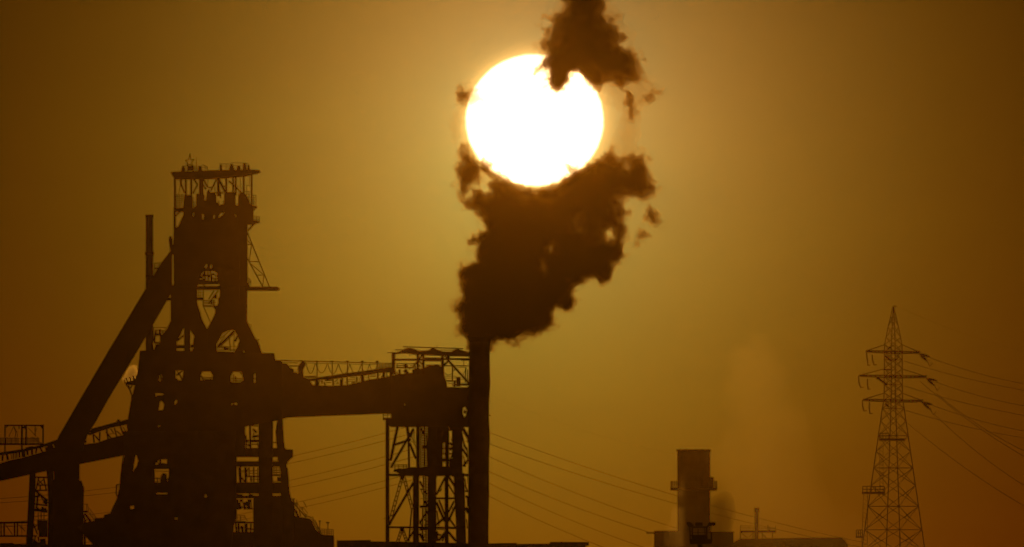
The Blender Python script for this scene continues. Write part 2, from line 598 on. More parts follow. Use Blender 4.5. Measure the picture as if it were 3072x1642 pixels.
upper_core = [(990, -330), (960, -100), (960, 20), (985, 120), (930, 220), (850, 300), (830, 380), (850, 470), (880, 540), (960, 450), (1080, 470), (1180, 530), (1300, 530),
              (1400, 520), (1380, 430), (1330, 360), (1230, 300), (1150, 220), (1130, 120), (1150, 0), (1150, -100), (1180, -330)]
upper_w1 = [(1285, 610), (1320, 640), (1325, 700), (1350, 790), (1375, 815), (1390, 740), (1388, 660), (1370, 610)]
upper_w2 = [(1470, 650), (1500, 620), (1545, 640), (1520, 675), (1485, 680)]
upper_w3 = [(1225, 80), (1270, 95), (1300, 95), (1290, 118), (1250, 115)]
sun_w = [(265, 640), (300, 665), (350, 690), (345, 715), (280, 700), (245, 715)]
sun_w2 = [(930, 110), (960, 150), (1000, 140), (975, 185), (935, 190)]

limb = [(300, 90), (345, 45), (385, 80), (425, 82), (398, 132), (470, 152), (522, 196), (560, 225), (620, 246), (700, 256), (765, 250), (885, 214), (940, 170), (925, 130), (915, 95), (950, 108),
        (965, 125), (1000, 138), (1060, 112), (1130, 62), (1180, 100), (1150, 200), (1000, 300), (800, 340), (560, 320), (420, 240), (360, 180)]
limb_top = [(740, 440), (700, 470), (680, 510), (690, 525), (720, 500), (760, 470), (800, 500), (790, 560), (815, 600), (850, 640), (900, 615), (935, 545), (960, 500), (1000, 480), (1030, 510), (1050, 560),
            (1090, 585), (1110, 620), (1150, 640), (1180, 560), (1000, 400), (800, 380)]
limb_left = [(230, 640), (290, 600), (330, 610), (310, 640), (350, 680), (360, 710), (300, 705), (260, 730), (235, 700)]
veil_r = [(1130, 560), (1300, 560), (1460, 540), (1520, 600), (1480, 700), (1420, 800), (1440, 880), (1420, 980), (1500, 1060), (1540, 1180), (1440, 1330), (1360, 1420), (1180, 1300), (1150, 1120), (1230, 1000),
          (1250, 880), (1240, 760), (1180, 660)]
veil_l = [(140, 600), (230, 560), (280, 620), (240, 720), (190, 800), (175, 900), (180, 1000), (230, 1040), (330, 1120), (420, 1200), (430, 1290), (300, 1360), (190, 1380), (150, 1280), (165, 1120), (110, 930), (60, 880), (110, 840), (150, 740)]
veil_u = [(800, -330), (780, -100), (830, 0), (790, 60), (740, 180), (720, 240), (690, 300), (700, 360), (760, 420), (1000, 480), (1300, 640), (1480, 640), (1490, 520), (1440, 400), (1380, 320), (1400, 260), (1340, 180), (1300, 90), (1250, 40), (1230, -60), (1290, -330)]

VX = 0.19
NOISE = ((6.0, 0.4, 0), (3.2, 0.55, 1), (1.7, 0.55, 1), (0.9, 0.4, 1), (0.5, 0.2, 1))
DS = 2352.0
parts_core = [
    (S5, main, 2.2, 0.0, main_holes, 1.0), (S5, main_low, 6.0, 0.0, main_holes, 1.0), (S4, notch, 4.0, 3.0, [], 1.0),
    (S5, lobe_r, 1.6, 2.0, lobe_holes, 1.1), (S5, dark_r, 2.6, 2.0, [], 1.1),
    (S5, wisps_r, 1.2, 2.0, [], 0.8), (S5, wisps_r2, 0.6, 2.0, [], 0.9),
    (S4, left_a, 0.9, -1.0, [], 0.8), (S4, left_b, 1.4, -1.0, [], 1.0),
    (S4, upper, 0.9, 3.0, [], 1.25), (S4, upper_core, 3.0, 3.0, [], 1.3),
    (S4, upper_w1, 0.9, 3.0, [], 1.0), (S4, upper_w2, 0.4, 3.0, [], 0.9), (S4, upper_w3, 0.3, 3.0, [], 0.7)]
m_ = MB(W0, DS)
pa = m_.P(1280, 1080); pb = m_.P(2080, -160)
XR, ZR = (pa.x, pb.x), (pa.z, pb.z)
F, org = plume_field(parts_core, DS, VX, 10.5, NOISE, XR, ZR)
F += np.float32(0.32)
sm = thing('smoke_plume', 'dark brown billowing smoke plume pouring from the tall stack across the sun', 'smoke', 1440, 1030, D=DS)
SMK, SAB, SG = (0.14, 0.12, 0.09), (0.03, 0.014, 0.002), 0.98


def closed(f):
    f[0] = f[-1] = -1; f[:, 0] = f[:, -1] = -1; f[:, :, 0] = f[:, :, -1] = -1
    return f


na_ = vnoise(F.shape, VX, 2.6) * np.float32(0.45) + vnoise(F.shape, VX, 1.2) * np.float32(0.45)
nb_ = vnoise(F.shape, VX, 0.65) * np.float32(0.5)
# dense heart of the plume, then looser and looser layers of it
for nm, off, amp, dens in (('smoke_body', -0.4, 0.25, 0.5), ('smoke_body', -0.1, 0.5, 0.45), ('smoke_fringe', 0.1, 0.85, 0.26), ('smoke_fringe', 0.3, 1.2, 0.1), ('smoke_fringe', 0.55, 2.1, 0.07)):
    net_object(nm, closed(F + np.float32(off) + (na_ + nb_) * np.float32(amp)), org, VX, vol_mat(nm, SMK, dens, SG, SAB), sm)
VN = ((5.0, 0.9, 0), (2.4, 0.8, 1), (1.2, 0.6, 1), (0.6, 0.3, 0))
Fv, ov = plume_field([(S4, veil_r, 0.7, 2.0, [], 1.3), (S4, veil_l, 0.5, -1.0, [], 1.3), (S4, veil_u, 1.2, 3.0, [], 1.4)], DS, 0.24, 8.0, VN, XR, ZR)
net_object('smoke_veil', Fv, ov, 0.24, vol_mat('veil_smoke', SMK, 0.13, SG, SAB), sm)
for lp in ((S5, limb, 0.55, 0.5, [], 0.6), (S4, limb_top, 0.5, 2.0, [], 0.7), (S4, limb_left, 0.12, -1.0, [], 0.5)):
    Fl, ol = plume_field([lp], DS, 0.16, 4.0, ((2.0, 0.5, 0), (1.0, 0.45, 1), (0.5, 0.3, 0)), XR, (pa.z + 12, pb.z))
    net_object('smoke_wisp', Fl, ol, 0.16, vol_mat('wispy_smoke', SMK, 1.2, SG, SAB), sm)

# ------------------------------------------------------------------ blast furnace
bf = thing('blast_furnace', 'tallest tower of the works with open steel head frame and star on its top deck', 'blast furnace', 640)

m = MB(A1); m.prism([(85, 432), (270, 424), (790, 404), (1000, 396), (1570, 388), (1755, 396), (1757, 406), (1690, 436), (1650, 441), (1460, 490), (1300, 500), (1100, 522), (700, 540), (150, 543), (95, 460)], -6.5, 6.5)
m.build('top_deck', M_STEEL, bf)

# star emblem on a small post
m = MB(A1, d=-3.0)
star = []
for i in range(10):
    a = math.pi / 2 + i * math.pi / 5
    r = 92 if i % 2 == 0 else 40
    star.append((440 + r * math.cos(a), 235 - r * math.sin(a) * 1.05))
star[0] = (447, 78)
star[2] = (352, 205); star[8] = (526, 185)
for a, b in zip(star, star[1:] + star[:1]):
    m.bar(a[0], a[1], b[0], b[1], 17, h=0.25)
m.bar(447, 78, 447, 150, 20, h=0.3); m.bar(410, 300, 405, 410, 20, h=0.3); m.bar(500, 300, 505, 410, 20, h=0.3)
m.box(395, 318, 515, 400, -3.6, -2.4)
m.build('star_emblem', M_STEEL, bf)
m = MB(A1, d=-3.0); m.bar(572, 140, 566, 420, 9, h=0.1); m.build('antenna', M_STEEL, bf)

for pts in ([(270, 412), (292, 318), (335, 312), (348, 412)], [(585, 410), (600, 312), (655, 305), (672, 410)],
            [(1000, 400), (1000, 280), (1040, 280), (1046, 400)], [(1165, 398), (1200, 268), (1240, 262), (1290, 396)],
            [(1310, 396), (1325, 312), (1350, 296), (1385, 312), (1395, 396)], [(1425, 396), (1440, 246), (1490, 250), (1510, 394)],
            [(1510, 392), (1530, 280), (1556, 280), (1568, 392)]):
    m = MB(A1); m.prism(pts, -2.0, 0.2); m.build('vent_housing', M_STEEL, bf)
m = MB(A1, d=-5.8)
m.bar(300, 320, 660, 322, 10, h=0.08); m.bar(300, 362, 660, 362, 7, h=0.08)
for x in (360, 430, 530, 560): m.bar(x, 320, x, 410, 8, h=0.08)
m.chain([(680, 295), (780, 335), (782, 410)], 13, h=0.1); m.bar(690, 340, 780, 368, 8, h=0.08); m.bar(730, 318, 745, 410, 9, h=0.08)
m.bar(1000, 276, 1200, 283, 11, h=0.08); m.bar(1000, 325, 1190, 325, 10, h=0.08); m.bar(1130, 280, 1130, 395, 9, h=0.08)
m.bar(1210, 258, 1550, 272, 11, h=0.08); m.bar(1250, 312, 1550, 318, 8, h=0.08)
m.build('deck_railing', M_GALV, bf)

cols = [(170, 535, 1420, 38, -5.5), (347, 535, 880, 36, 5.0), (475, 535, 900, 38, -5.2), (650, 535, 980, 84, 0.0), (962, 528, 860, 54, 4.6),
        (1130, 520, 830, 38, -5.2), (1245, 505, 900, 34, 2.0), (1300, 500, 860, 36, -1.5), (1437, 488, 830, 38, 5.0), (1606, 440, 1110, 36, -5.5)]
for x, ya, yb, w, d in cols:
    m = MB(A1, d=d); m.bar(x, ya, x, yb, w, h=min(m.L(w), 0.9)); m.build('column', M_STEEL, bf)
m = MB(A1, d=0.5)
for a in ((265, 560, 270, 690, 40), (268, 640, 335, 810, 30), (510, 550, 580, 650, 34), (580, 650, 490, 820, 28), (690, 550, 770, 705, 30), (620, 560, 740, 740, 28),
          (935, 550, 830, 765, 30), (975, 540, 1100, 800, 42), (1165, 580, 1235, 645, 34), (1235, 640, 1400, 800, 30), (1310, 700, 1390, 800, 28),
          (780, 708, 850, 708, 24), (820, 808, 1065, 808, 26), (880, 700, 905, 640, 14), (985, 700, 1000, 780, 16), (905, 700, 905, 980, 14),
          (775, 540, 772, 690, 8), (1385, 505, 1380, 680, 8), (1330, 680, 1400, 680, 10), (1392, 680, 1392, 790, 8), (1500, 665, 1590, 665, 9), (1502, 665, 1505, 830, 12),
          (1560, 450, 1545, 650, 7), (250, 700, 215, 850, 8), (1350, 800, 1345, 1050, 12), (1210, 800, 1290, 800, 14)):
    m.bar(*a, h=0.4)
m.build('bracing', M_STEEL, bf)


def vessel(pts, d0, d1, name='charging_vessel'):
    q = MB(A1); q.prism(pts, d0, d1); return q.build(name, M_CLAD, bf)


vessel([(332, 860), (440, 850), (450, 890), (490, 890), (490, 1180), (330, 1180), (322, 1000)], -3, 2.0)
vessel([(560, 830), (700, 830), (715, 860), (700, 930), (740, 960), (760, 800), (790, 740), (830, 800), (930, 840), (930, 980), (975, 1000), (975, 1180), (560, 1180)], -2.5, 3.0)
vessel([(1085, 830), (1120, 800), (1290, 800), (1290, 960), (1300, 1180), (1085, 1180)], -3.2, 2.4)
vessel([(1365, 830), (1400, 795), (1440, 795), (1500, 850), (1540, 930), (1600, 1080), (1600, 1180), (1310, 1180), (1335, 1050)], -2, 3.0)
m = MB(A1); m.lathe([(m.P(1075, 700, 1), m.L(14)), (m.P(1075, 685, 1), m.L(26)), (m.P(1075, 672, 1), m.L(20))], 12)
m.lathe([(m.P(1010, 900, 1), m.L(14)), (m.P(1010, 780, 1), m.L(14))], 10); m.build('bleeder_valve', M_STEEL, bf)

# top floor with its openings, body of the tower
m = MB(A1)
floor_holes = [[(485, 1180), (530, 1180), (525, 1240), (495, 1300)], [(660, 1200), (690, 1205), (708, 1260), (700, 1330), (668, 1300)],
               [(870, 1240), (900, 1215), (918, 1240), (905, 1300), (875, 1300)], [(970, 1230), (1030, 1168), (1055, 1185), (1075, 1215), (1010, 1270), (975, 1290)],
               [(1275, 1200), (1295, 1215), (1320, 1265), (1300, 1270)], [(1322, 1140), (1345, 1140), (1340, 1190), (1325, 1185)],
               [(1068, 1150), (1100, 1160), (1105, 1200), (1080, 1190)]]
m.prism([(310, 1110), (320, 1060), (500, 1110), (590, 1040), (970, 1060), (1090, 1020), (1130, 1090), (1300, 1040), (1350, 1060), (1560, 1030), (1625, 1060), (1625, 1400), (1310, 1400), (262, 1400), (300, 1300), (325, 1230)], -5, 4, floor_holes)
m.build('bell_floor', M_CLAD, bf)
m = MB(A1, d=-4.0)
m.prism([(170, 1105), (310, 1098), (330, 1178), (270, 1176), (190, 1262), (186, 1235), (235, 1180), (170, 1175)], -5.2, -3.0)
m.prism([(1610, 1045), (1708, 1075), (1712, 1100), (1690, 1106), (1630, 1170), (1618, 1150), (1660, 1108), (1610, 1105)], -5.2, -3.0)
pl = m.build('walkway', M_STEEL, bf)
m = MB(A1, d=-5)
for y in (858, 890, 930, 965, 1000, 1030, 1060, 1085): m.bar(190, y, 318 - max(0, y - 960) * 0.4, y, 9, h=0.08)
for x in (195, 225, 255, 290, 318): m.bar(x, 850, x, 1100 if x < 300 else 980, 7, h=0.08)
for y in (870, 912, 940, 975, 1005, 1030): m.bar(1625, y, 1690, y, 10, h=0.08)
m.bar(1688, 865, 1690, 1070, 8, h=0.08); m.bar(1640, 870, 1640, 1060, 8, h=0.08)
for y in (1000, 1050): m.bar(490, y, 565, y, 9, h=0.08)
m.bar(525, 900, 525, 1110, 12, h=0.1); m.bar(500, 930, 500, 1110, 8, h=0.08)
for y in (800, 850, 910): m.bar(1460, y, 1600, y, 9, h=0.08)
m.bar(1555, 800, 1560, 1030, 12, h=0.08)
m.bar(1050, 990, 1110, 985, 12, h=0.1); m.bar(1080, 970, 1085, 1060, 10, h=0.1); m.bar(985, 960, 1000, 1060, 14, h=0.1)
child('railing', m, M_GALV, pl)

m = MB(A2)
slot = [[(1472, 570), (1486, 570), (1486, 1085), (1472, 1085)], [(950, 880), (975, 845), (1000, 858), (990, 912), (960, 910)], [(1030, 875), (1045, 850), (1068, 866), (1066, 912), (1032, 912)],
        [(905, 985), (940, 950), (1080, 950), (1140, 985), (1145, 1100), (1068, 1104), (960, 1090), (875, 1075)],
        [(842, 1165), (860, 1148), (1170, 1142), (1182, 1125), (1176, 1172), (1120, 1178), (840, 1180)]]
m.prism([(505, 330), (545, 312), (570, 300), (655, 112), (700, 190), (1200, 200), (1300, 190), (1560, 190), (1600, 60), (1668, 60), (1668, 232), (1582, 258), (1582, 1180), (505, 1180), (500, 520)], -4.5, 4.5, slot)
m.build('upper_casing', M_CLAD, bf)
m = MB(A2); m.box(505, 30, 540, 335, -5.6, -4.9); m.build('edge_column', M_STEEL, bf)
m = MB(A2, d=0)
for a in ((960, 960, 900, 1060), (1000, 960, 1010, 1090), (940, 1000, 1080, 1060), (960, 950, 960, 1090), (1035, 955, 1060, 1050), (880, 1040, 960, 1085), (1070, 985, 1145, 1040), (1110, 1050, 1110, 1100), (1080, 1068, 1145, 1068), (905, 1035, 1100, 1000)):
    m.bar(*a, 24, h=0.3)
m.box(1040, 1030, 1070, 1110, -1, 1); m.bar(870, 1100, 1150, 1108, 16, h=0.4)
m.bar(930, 1140, 960, 1180, 22, h=0.3)
m.build('pipework', M_STEEL, bf)
# domed bleeder vessel at the shoulder
m = MB(A2, d=-2)
m.lathe([(m.P(465, 660), m.L(16)), (m.P(462, 600), m.L(22)), (m.P(458, 545), m.L(28)), (m.P(456, 490), m.L(29)), (m.P(454, 455), m.L(22)), (m.P(453, 438), m.L(8))], 16)
m.box(455, 560, 520, 720, -2.6, -1.4); m.build('bleeder_valve', M_STEEL, bf)
# jib platform on the sun side
m = MB(A2); m.prism([(1560, 1186), (2032, 1188), (2066, 1214), (2066, 1222), (2030, 1242), (1560, 1242)], -3.5, 1.5)
m.prism([(1540, 1100), (1600, 1120), (1625, 1188), (1540, 1188)], -3, 1)
jb = m.build('jib_platform', M_STEEL, bf)
m = MB(A2, d=-1.5)
m.bar(1585, 385, 1912, 1190, 17, h=0.35); m.bar(1575, 745, 1815, 1190, 17, h=0.35)
for a in ((1585, 500, 1640, 555), (1588, 565, 1650, 565), (1650, 570, 1612, 810), (1612, 815, 1752, 818), (1640, 850, 1815, 1000), (1720, 1018, 1830, 1012), (1828, 1015, 1812, 1188)):
    m.bar(*a, 13, h=0.3)
child('truss', m, M_STEEL, jb)
m = MB(A2, d=-3.4); m.rail(1590, 1125, 1640, 1160, 70, 2, 10); child('railing', m, M_GALV, jb)
m = MB(A2); m.prism([(1575, 218), (1668, 205), (1770, 222), (1772, 238), (1735, 252), (1700, 262), (1600, 372), (1588, 352), (1668, 262), (1575, 258)], -3.6, -1.0)
pl = m.build('walkway', M_STEEL, bf)
m = MB(A2, d=-3.4); m.rail(1675, 225, 1768, 228, 76, 2, 9, 3); child('railing', m, M_GALV, pl)

# gas uptakes and legs
m = MB(A3)
m.prism([(458, 30), (845, 30), (845, 290), (858, 330), (875, 390), (892, 430), (905, 505), (930, 560), (960, 620), (992, 678), (1000, 800), (1010, 1010), (760, 1010), (795, 960), (782, 900), (806, 790), (760, 720), (742, 690), (742, 1010), (656, 1010), (656, 665), (636, 672), (600, 760), (545, 860), (545, 1010), (175, 1010), (270, 930), (305, 860), (300, 790), (350, 740), (395, 690), (458, 555)], -3.5, 1.0)
m.build('gas_uptake', M_CLAD, bf)
m = MB(A3)
m.prism([(1182, 30), (1470, 30), (1476, 130), (1476, 235), (1470, 235), (1470, 130), (1465, 30), (1580, 30), (1578, 560), (1710, 830), (1752, 910), (1775, 960), (1805, 1040), (1560, 1040), (1530, 990), (1508, 1032), (1395, 1010), (1440, 940), (1468, 850), (1430, 760), (1385, 690), (1300, 698), (1216, 738), (1125, 905), (1140, 1015), (985, 1015), (985, 690), (1040, 590), (1095, 480), (1112, 430), (1110, 390), (1075, 345), (1140, 330), (1160, 290), (1150, 230), (1178, 200)], -2.5, 2.5)
m.build('gas_uptake', M_CLAD, bf)
m = MB(A3); m.box(840, 52, 1186, 100, -1.5, 1.5)
m.build('crossover_beam', M_STEEL, bf)
m = MB(A3, d=-1)
for a in ((846, 215, 942, 215, 12), (846, 236, 942, 236, 34), (935, 338, 1115, 340, 22), (936, 105, 934, 340, 14), (938, 345, 1042, 580, 12), (940, 258, 1110, 262, 12), (940, 285, 1120, 285, 10), (940, 305, 1100, 305, 8), (850, 140, 935, 145, 7), (850, 180, 935, 180, 7), (890, 110, 890, 210, 7), (865, 110, 865, 210, 7),
          (1015, 305, 1158, 110, 24), (1015, 240, 1095, 110, 18), (1050, 255, 1060, 320, 26), (1095, 200, 1140, 205, 60), (1090, 250, 1090, 330, 20)):
    m.bar(*a, h=0.35)
m.build('stairway', M_STEEL, bf)
m = MB(A3, d=0.5)
for a in ((1140, 950, 1390, 705, 36), (1165, 960, 1395, 735, 10), (1180, 820, 1330, 700, 14), (1140, 930, 1250, 780, 12), (1315, 790, 1335, 1000, 14), (1388, 740, 1385, 1000, 12), (1440, 780, 1400, 860, 30), (1150, 985, 1400, 985, 14), (1190, 940, 1320, 960, 22), (1200, 935, 1440, 935, 8), (1230, 965, 1300, 975, 26), (1260, 668, 1350, 655, 14), (550, 850, 645, 770, 26), (545, 915, 655, 915, 10), (545, 940, 655, 940, 46), (745, 930, 785, 930, 50)):
    m.bar(*a, h=0.35)
m.build('stairway', M_STEEL, bf)
m = MB(A3); m.prism([(1200, 735), (1240, 700), (1380, 650), (1400, 560), (1200, 560), (1150, 700)], -1.5, 2.4, [[(1282, 600), (1295, 582), (1310, 598), (1298, 612)], [(1248, 672), (1265, 645), (1318, 632), (1325, 652), (1290, 672)]])
m.build('brace_plate', M_CLAD, bf)
# left service walkway and pipe bend
m = MB(A3, d=-2)
m.bar(205, 655, 400, 655, 9, h=0.1); m.bar(208, 650, 200, 860, 9, h=0.1); m.bar(380, 655, 395, 700, 9, h=0.1)
for a in ((225, 760, 215, 880, 26), (240, 690, 235, 760, 30), (295, 680, 300, 760, 36), (215, 765, 320, 755, 40), (315, 770, 325, 880, 44), (210, 880, 320, 885, 26), (190, 890, 200, 990, 14), (240, 880, 225, 990, 14), (270, 900, 225, 975, 30), (220, 700, 380, 705, 9), (180, 860, 182, 990, 8), (340, 700, 340, 740, 20)):
    m.bar(*a, h=0.5)
m.build('walkway', M_STEEL, bf)
m = MB(A3, d=-2)
m.chain([(1700, 830), (1725, 860), (1745, 905)], 36, h=0.5); m.chain([(1765, 830), (1740, 845), (1738, 880)], 14, h=0.3); m.bar(1605, 610, 1645, 610, 6, h=0.1); m.bar(1643, 610, 1640, 700, 6, h=0.1)
m.prism([(1735, 890), (1775, 920), (1776, 970), (1740, 970)], -2.6, -1); m.build('horn', M_STEEL, bf)

# ------------------------------------------------------------------ casting house under the furnace
ch = thing('casting_house', 'massive dark block with small lit gaps that carries the tall furnace tower', 'building', 600)
m = MB(A4)
holes = [[(858, 335), (945, 328), (978, 350), (960, 470), (905, 472), (860, 430)], [(1208, 385), (1225, 348), (1340, 345), (1378, 405), (1372, 462), (1200, 468)],
         [(1612, 415), (1650, 350), (1745, 350), (1790, 372), (1796, 470), (1760, 496), (1660, 500), (1622, 480)], [(1938, 375), (1962, 375), (1968, 430), (1966, 500), (1936, 505)],
         [(636, 395), (670, 385), (685, 430), (680, 482), (630, 480)], [(580, 645), (640, 645), (715, 662), (690, 672), (620, 676), (582, 700)],
         [(640, 765), (655, 748), (690, 770), (712, 800), (705, 850), (695, 880), (622, 884)], [(840, 770), (856, 740), (892, 738), (888, 775), (850, 815)],
         [(612, 1098), (635, 1085), (658, 1098), (640, 1112)], [(1625, 790), (1645, 775), (1655, 800), (1640, 820)], [(1665, 780), (1700, 775), (1720, 805), (1680, 810)],
         [(1390, 1215), (1410, 1200), (1420, 1225), (1400, 1240)]]
m.prism([(380, 62), (700, 60), (1430, 72), (2050, 96), (2218, 100), (2232, 195), (2330, 210), (2330, 300), (2332, 990), (2310, 1010), (2005, 1072), (1815, 1104), (1815, 1500), (235, 1500), (205, 1210), (215, 985), (250, 780), (285, 640), (310, 540), (345, 380), (365, 200)], -7, 1.0, holes)
m.build('furnace_wall', M_CLAD, ch)
m = MB(A4, d=0.2)
for a in ((870, 400, 950, 335, 22), (880, 340, 960, 460, 16), (930, 420, 960, 470, 24), (1215, 432, 1372, 430, 12), (1230, 450, 1370, 455, 10), (1210, 405, 1240, 460, 22), (1340, 420, 1345, 470, 18), (1300, 455, 1330, 470, 30),
          (1615, 440, 1796, 445, 12), (1650, 380, 1655, 490, 12), (1700, 478, 1770, 468, 14), (1640, 470, 1700, 470, 14), (1745, 372, 1790, 372, 18), (1680, 410, 1690, 490, 20), (1600, 380, 1620, 420, 10), (1790, 350, 1780, 420, 14),
          (1940, 440, 1966, 450, 18), (640, 440, 680, 440, 16), (650, 395, 660, 480, 18)):
    m.bar(*a, h=0.4)
m.build('pipework', M_STEEL, ch)

m = MB(A5)
oh = [[(525, 375), (728, 372), (725, 490), (715, 530), (660, 552), (530, 548)], [(540, 300), (580, 258), (640, 250), (706, 250), (700, 310), (640, 300), (535, 335)],
      [(550, 685), (575, 678), (620, 684), (650, 680), (708, 682), (704, 698), (640, 700), (552, 696)], [(212, 850), (280, 845), (282, 885), (250, 895), (212, 890)],
      [(290, 150), (305, 160), (322, 235), (335, 270), (318, 340), (285, 380), (258, 440), (248, 405), (262, 300), (272, 240)],
      [(1165, 728), (1180, 700), (1200, 700), (1215, 735), (1190, 742)], [(785, 1000), (835, 998), (835, 1020), (785, 1022)]]
m.prism([(138, -110), (1580, -110), (1580, 1000), (1545, 1100), (1520, 1400), (-200, 1400), (-440, 1120), (-350, 1060), (-225, 1040), (-220, 1005), (-105, 1000), (-100, 965), (-20, 940), (-5, 900), (60, 760), (100, 600), (120, 400), (160, 190)], -9, 3.0, oh)
m.build('base_wall', M_CONC, ch)
m = MB(A5, d=1)
for a in ((525, 490, 610, 500, 12), (560, 480, 565, 545, 12), (600, 460, 690, 450, 8), (535, 270, 620, 330, 14), (600, 255, 600, 310, 26), (530, 320, 700, 330, 12), (530, 400, 720, 402, 8), (690, 520, 715, 470, 14)):
    m.bar(*a, h=0.3)
m.prism([(600, 550), (605, 480), (640, 420), (680, 440), (690, 550)], 0, 1.6)
m.build('machinery', M_STEEL, ch)
m = MB(A5, d=-9.2)
m.chain([(150, 190), (128, 330), (112, 480), (105, 590), (90, 720)], 12, h=0.15); m.chain([(112, 580), (60, 580), (55, 700), (72, 730)], 16, h=0.2)
m.build('downpipe', M_STEEL, ch)

# right bays: columns, floors and clutter
for x0_, x1_, t_, b_, dd in ((1868, 2050, -260, 740, -3), (1800, 2050, 740, 1400, -3)):
    m = MB(A5); m.box(x0_, t_, x1_, b_, dd - 2, dd + 2); m.build('column', M_CONC, ch)
m = MB(A5)
m.prism([(2110, -262), (2175, -268), (2190, 0), (2203, 105), (2228, 124), (2308, 128), (2308, 228), (2290, 232), (2238, 290), (2222, 330), (2242, 380), (2262, 650), (2285, 760), (2330, 850), (2330, 1400), (2178, 1400), (2178, 860), (2150, 820), (2150, 400), (2115, 270), (2085, -100)], -5, -1)
m.build('raking_leg', M_STEEL, ch)
m = MB(A5)
m.box(1560, 105, 2180, 222, -2, 2); m.box(1560, 275, 2160, 345, -2, 2); m.box(1560, 545, 2160, 690, -2, 2); m.box(1560, 715, 2150, 752, -2, 2)
m.prism([(1560, 1045), (1680, 1040), (1700, 1052), (1820, 1048), (1820, 1072), (1560, 1075)], -2, 2); m.box(1500, 1180, 2180, 1400, -3, 2)
m.build('floor', M_STEEL, ch)
m = MB(A5, d=0.5)
for k, y in enumerate((5, 30, 60)):
    m.bar(1640, y, 1868, y - 4, 12, h=0.2)
for a in ((1700, -60, 1705, 105, 20), (1752, -230, 1758, 105, 26), (1640, -110, 1650, 105, 60), (1720, 60, 1770, 100, 22), (1845, 40, 1862, 105, 12), (1800, -90, 1810, 30, 14), (1680, 30, 1740, 5, 20),
          (1770, -180, 1868, -176, 14), (1790, -140, 1840, -90, 30), (1780, -40, 1868, -50, 30), (1768, 10, 1868, 16, 26)):
    m.bar(*a, h=0.3)
for a in ((1620, 350, 1630, 545, 40), (1692, 350, 1700, 545, 30), (1742, 350, 1742, 475, 14), (1800, 350, 1802, 545, 18), (1690, 470, 1862, 470, 20), (1640, 400, 1690, 400, 14), (1745, 395, 1850, 395, 9), (1745, 430, 1850, 430, 9), (1640, 480, 1690, 540, 24), (1850, 360, 1850, 545, 9), (1745, 508, 1862, 508, 9), (1765, 470, 1768, 540, 20), (1710, 410, 1735, 360, 16), (1700, 360, 1715, 460, 16)):
    m.bar(*a, h=0.25)
for a in ((1575, 705, 1660, 715, 30), (1735, 700, 1790, 715, 30), (1590, 760, 1595, 895, 30), (1640, 760, 1640, 800, 40), (1670, 800, 1690, 895, 34), (1740, 760, 1735, 895, 40), (1690, 800, 1740, 850, 50), (1765, 760, 1770, 895, 14), (1610, 800, 1630, 890, 34), (1575, 850, 1800, 886, 20), (1810, 790, 1850, 760, 40)):
    m.bar(*a, h=0.3)
for a in ((1580, 975, 1690, 972, 8), (1590, 975, 1590, 1045, 7), (1632, 975, 1632, 1045, 10), (1680, 975, 1720, 1045, 9), (1570, 1000, 1690, 1000, 6)):
    m.bar(*a, h=0.12)
for a in ((1570, 1075, 1580, 1180, 24), (1605, 1075, 1610, 1180, 30), (1645, 1100, 1660, 1180, 36), (1700, 1075, 1705, 1180, 44), (1765, 1075, 1760, 1180, 22), (1555, 1130, 1700, 1128, 18), (1720, 1140, 1820, 1150, 22), (1810, 1075, 1812, 1180, 10)):
    m.bar(*a, h=0.3)
m.build('machinery', M_STEEL, ch)
m = MB(A5, d=0.5)
for a in ((2050, 36, 2110, 36, 14), (2098, -100, 2104, 105, 8), (2050, 360, 2140, 360, 10), (2050, 392, 2145, 388, 12), (2050, 420, 2140, 420, 12), (2060, 350, 2062, 445, 8), (2090, 350, 2092, 445, 8), (2045, 452, 2150, 452, 24), (2100, 500, 2150, 500, 50), (2050, 530, 2145, 530, 10), (2080, 560, 2095, 590, 24), (2050, 760, 2150, 765, 30), (2055, 800, 2120, 830, 40), (2120, 850, 2140, 1150, 32), (2060, 860, 2072, 1180, 44), (2160, 900, 2165, 1080, 10), (2148, 990, 2178, 1000, 18), (2148, 1080, 2178, 1040, 14), (2148, 950, 2178, 960, 10)):
    m.bar(*a, h=0.25)
m.build('machinery', M_STEEL, ch)
# stepped plinth towards the right with its stairs
m = MB(B5)
m.prism([(-300, 500), (160, 500), (185, 600), (215, 780), (245, 830), (300, 858), (400, 870), (520, 892), (545, 925), (565, 990), (600, 1060), (650, 1120), (705, 1160), (780, 1166), (905, 1172), (918, 1185), (920, 1400), (-300, 1400)], -4, 6, [])
m.build('plinth', M_CONC, ch)
m = MB(B5, d=-3)
for a in ((200, 560, 260, 552, 14), (235, 560, 240, 780, 26), (290, 570, 300, 700, 12), (225, 635, 320, 640, 16), (250, 640, 450, 870, 20), (270, 760, 330, 880, 40), (330, 740, 360, 850, 18), (210, 690, 300, 780, 26),
          (310, 640, 470, 870, 9), (400, 600, 415, 620, 10), (408, 600, 458, 700, 13), (380, 690, 395, 740, 18), (395, 690, 480, 800, 6), (420, 800, 470, 830, 10), (430, 830, 520, 870, 8),
          (490, 850, 550, 880, 14), (565, 850, 570, 950, 12), (560, 880, 720, 1160, 10), (600, 910, 640, 1000, 9), (570, 950, 690, 1150, 14), (630, 960, 660, 1130, 9), (590, 1000, 600, 1080, 9), (640, 1000, 700, 1110, 7)):
    m.bar(*a, h=0.25)
m.build('stairway', M_STEEL, ch)
m = MB(B5, d=-3.5)
m.rail(705, 1162, 915, 1172, 96, 7, 9, 3); m.build('railing', M_GALV, ch)

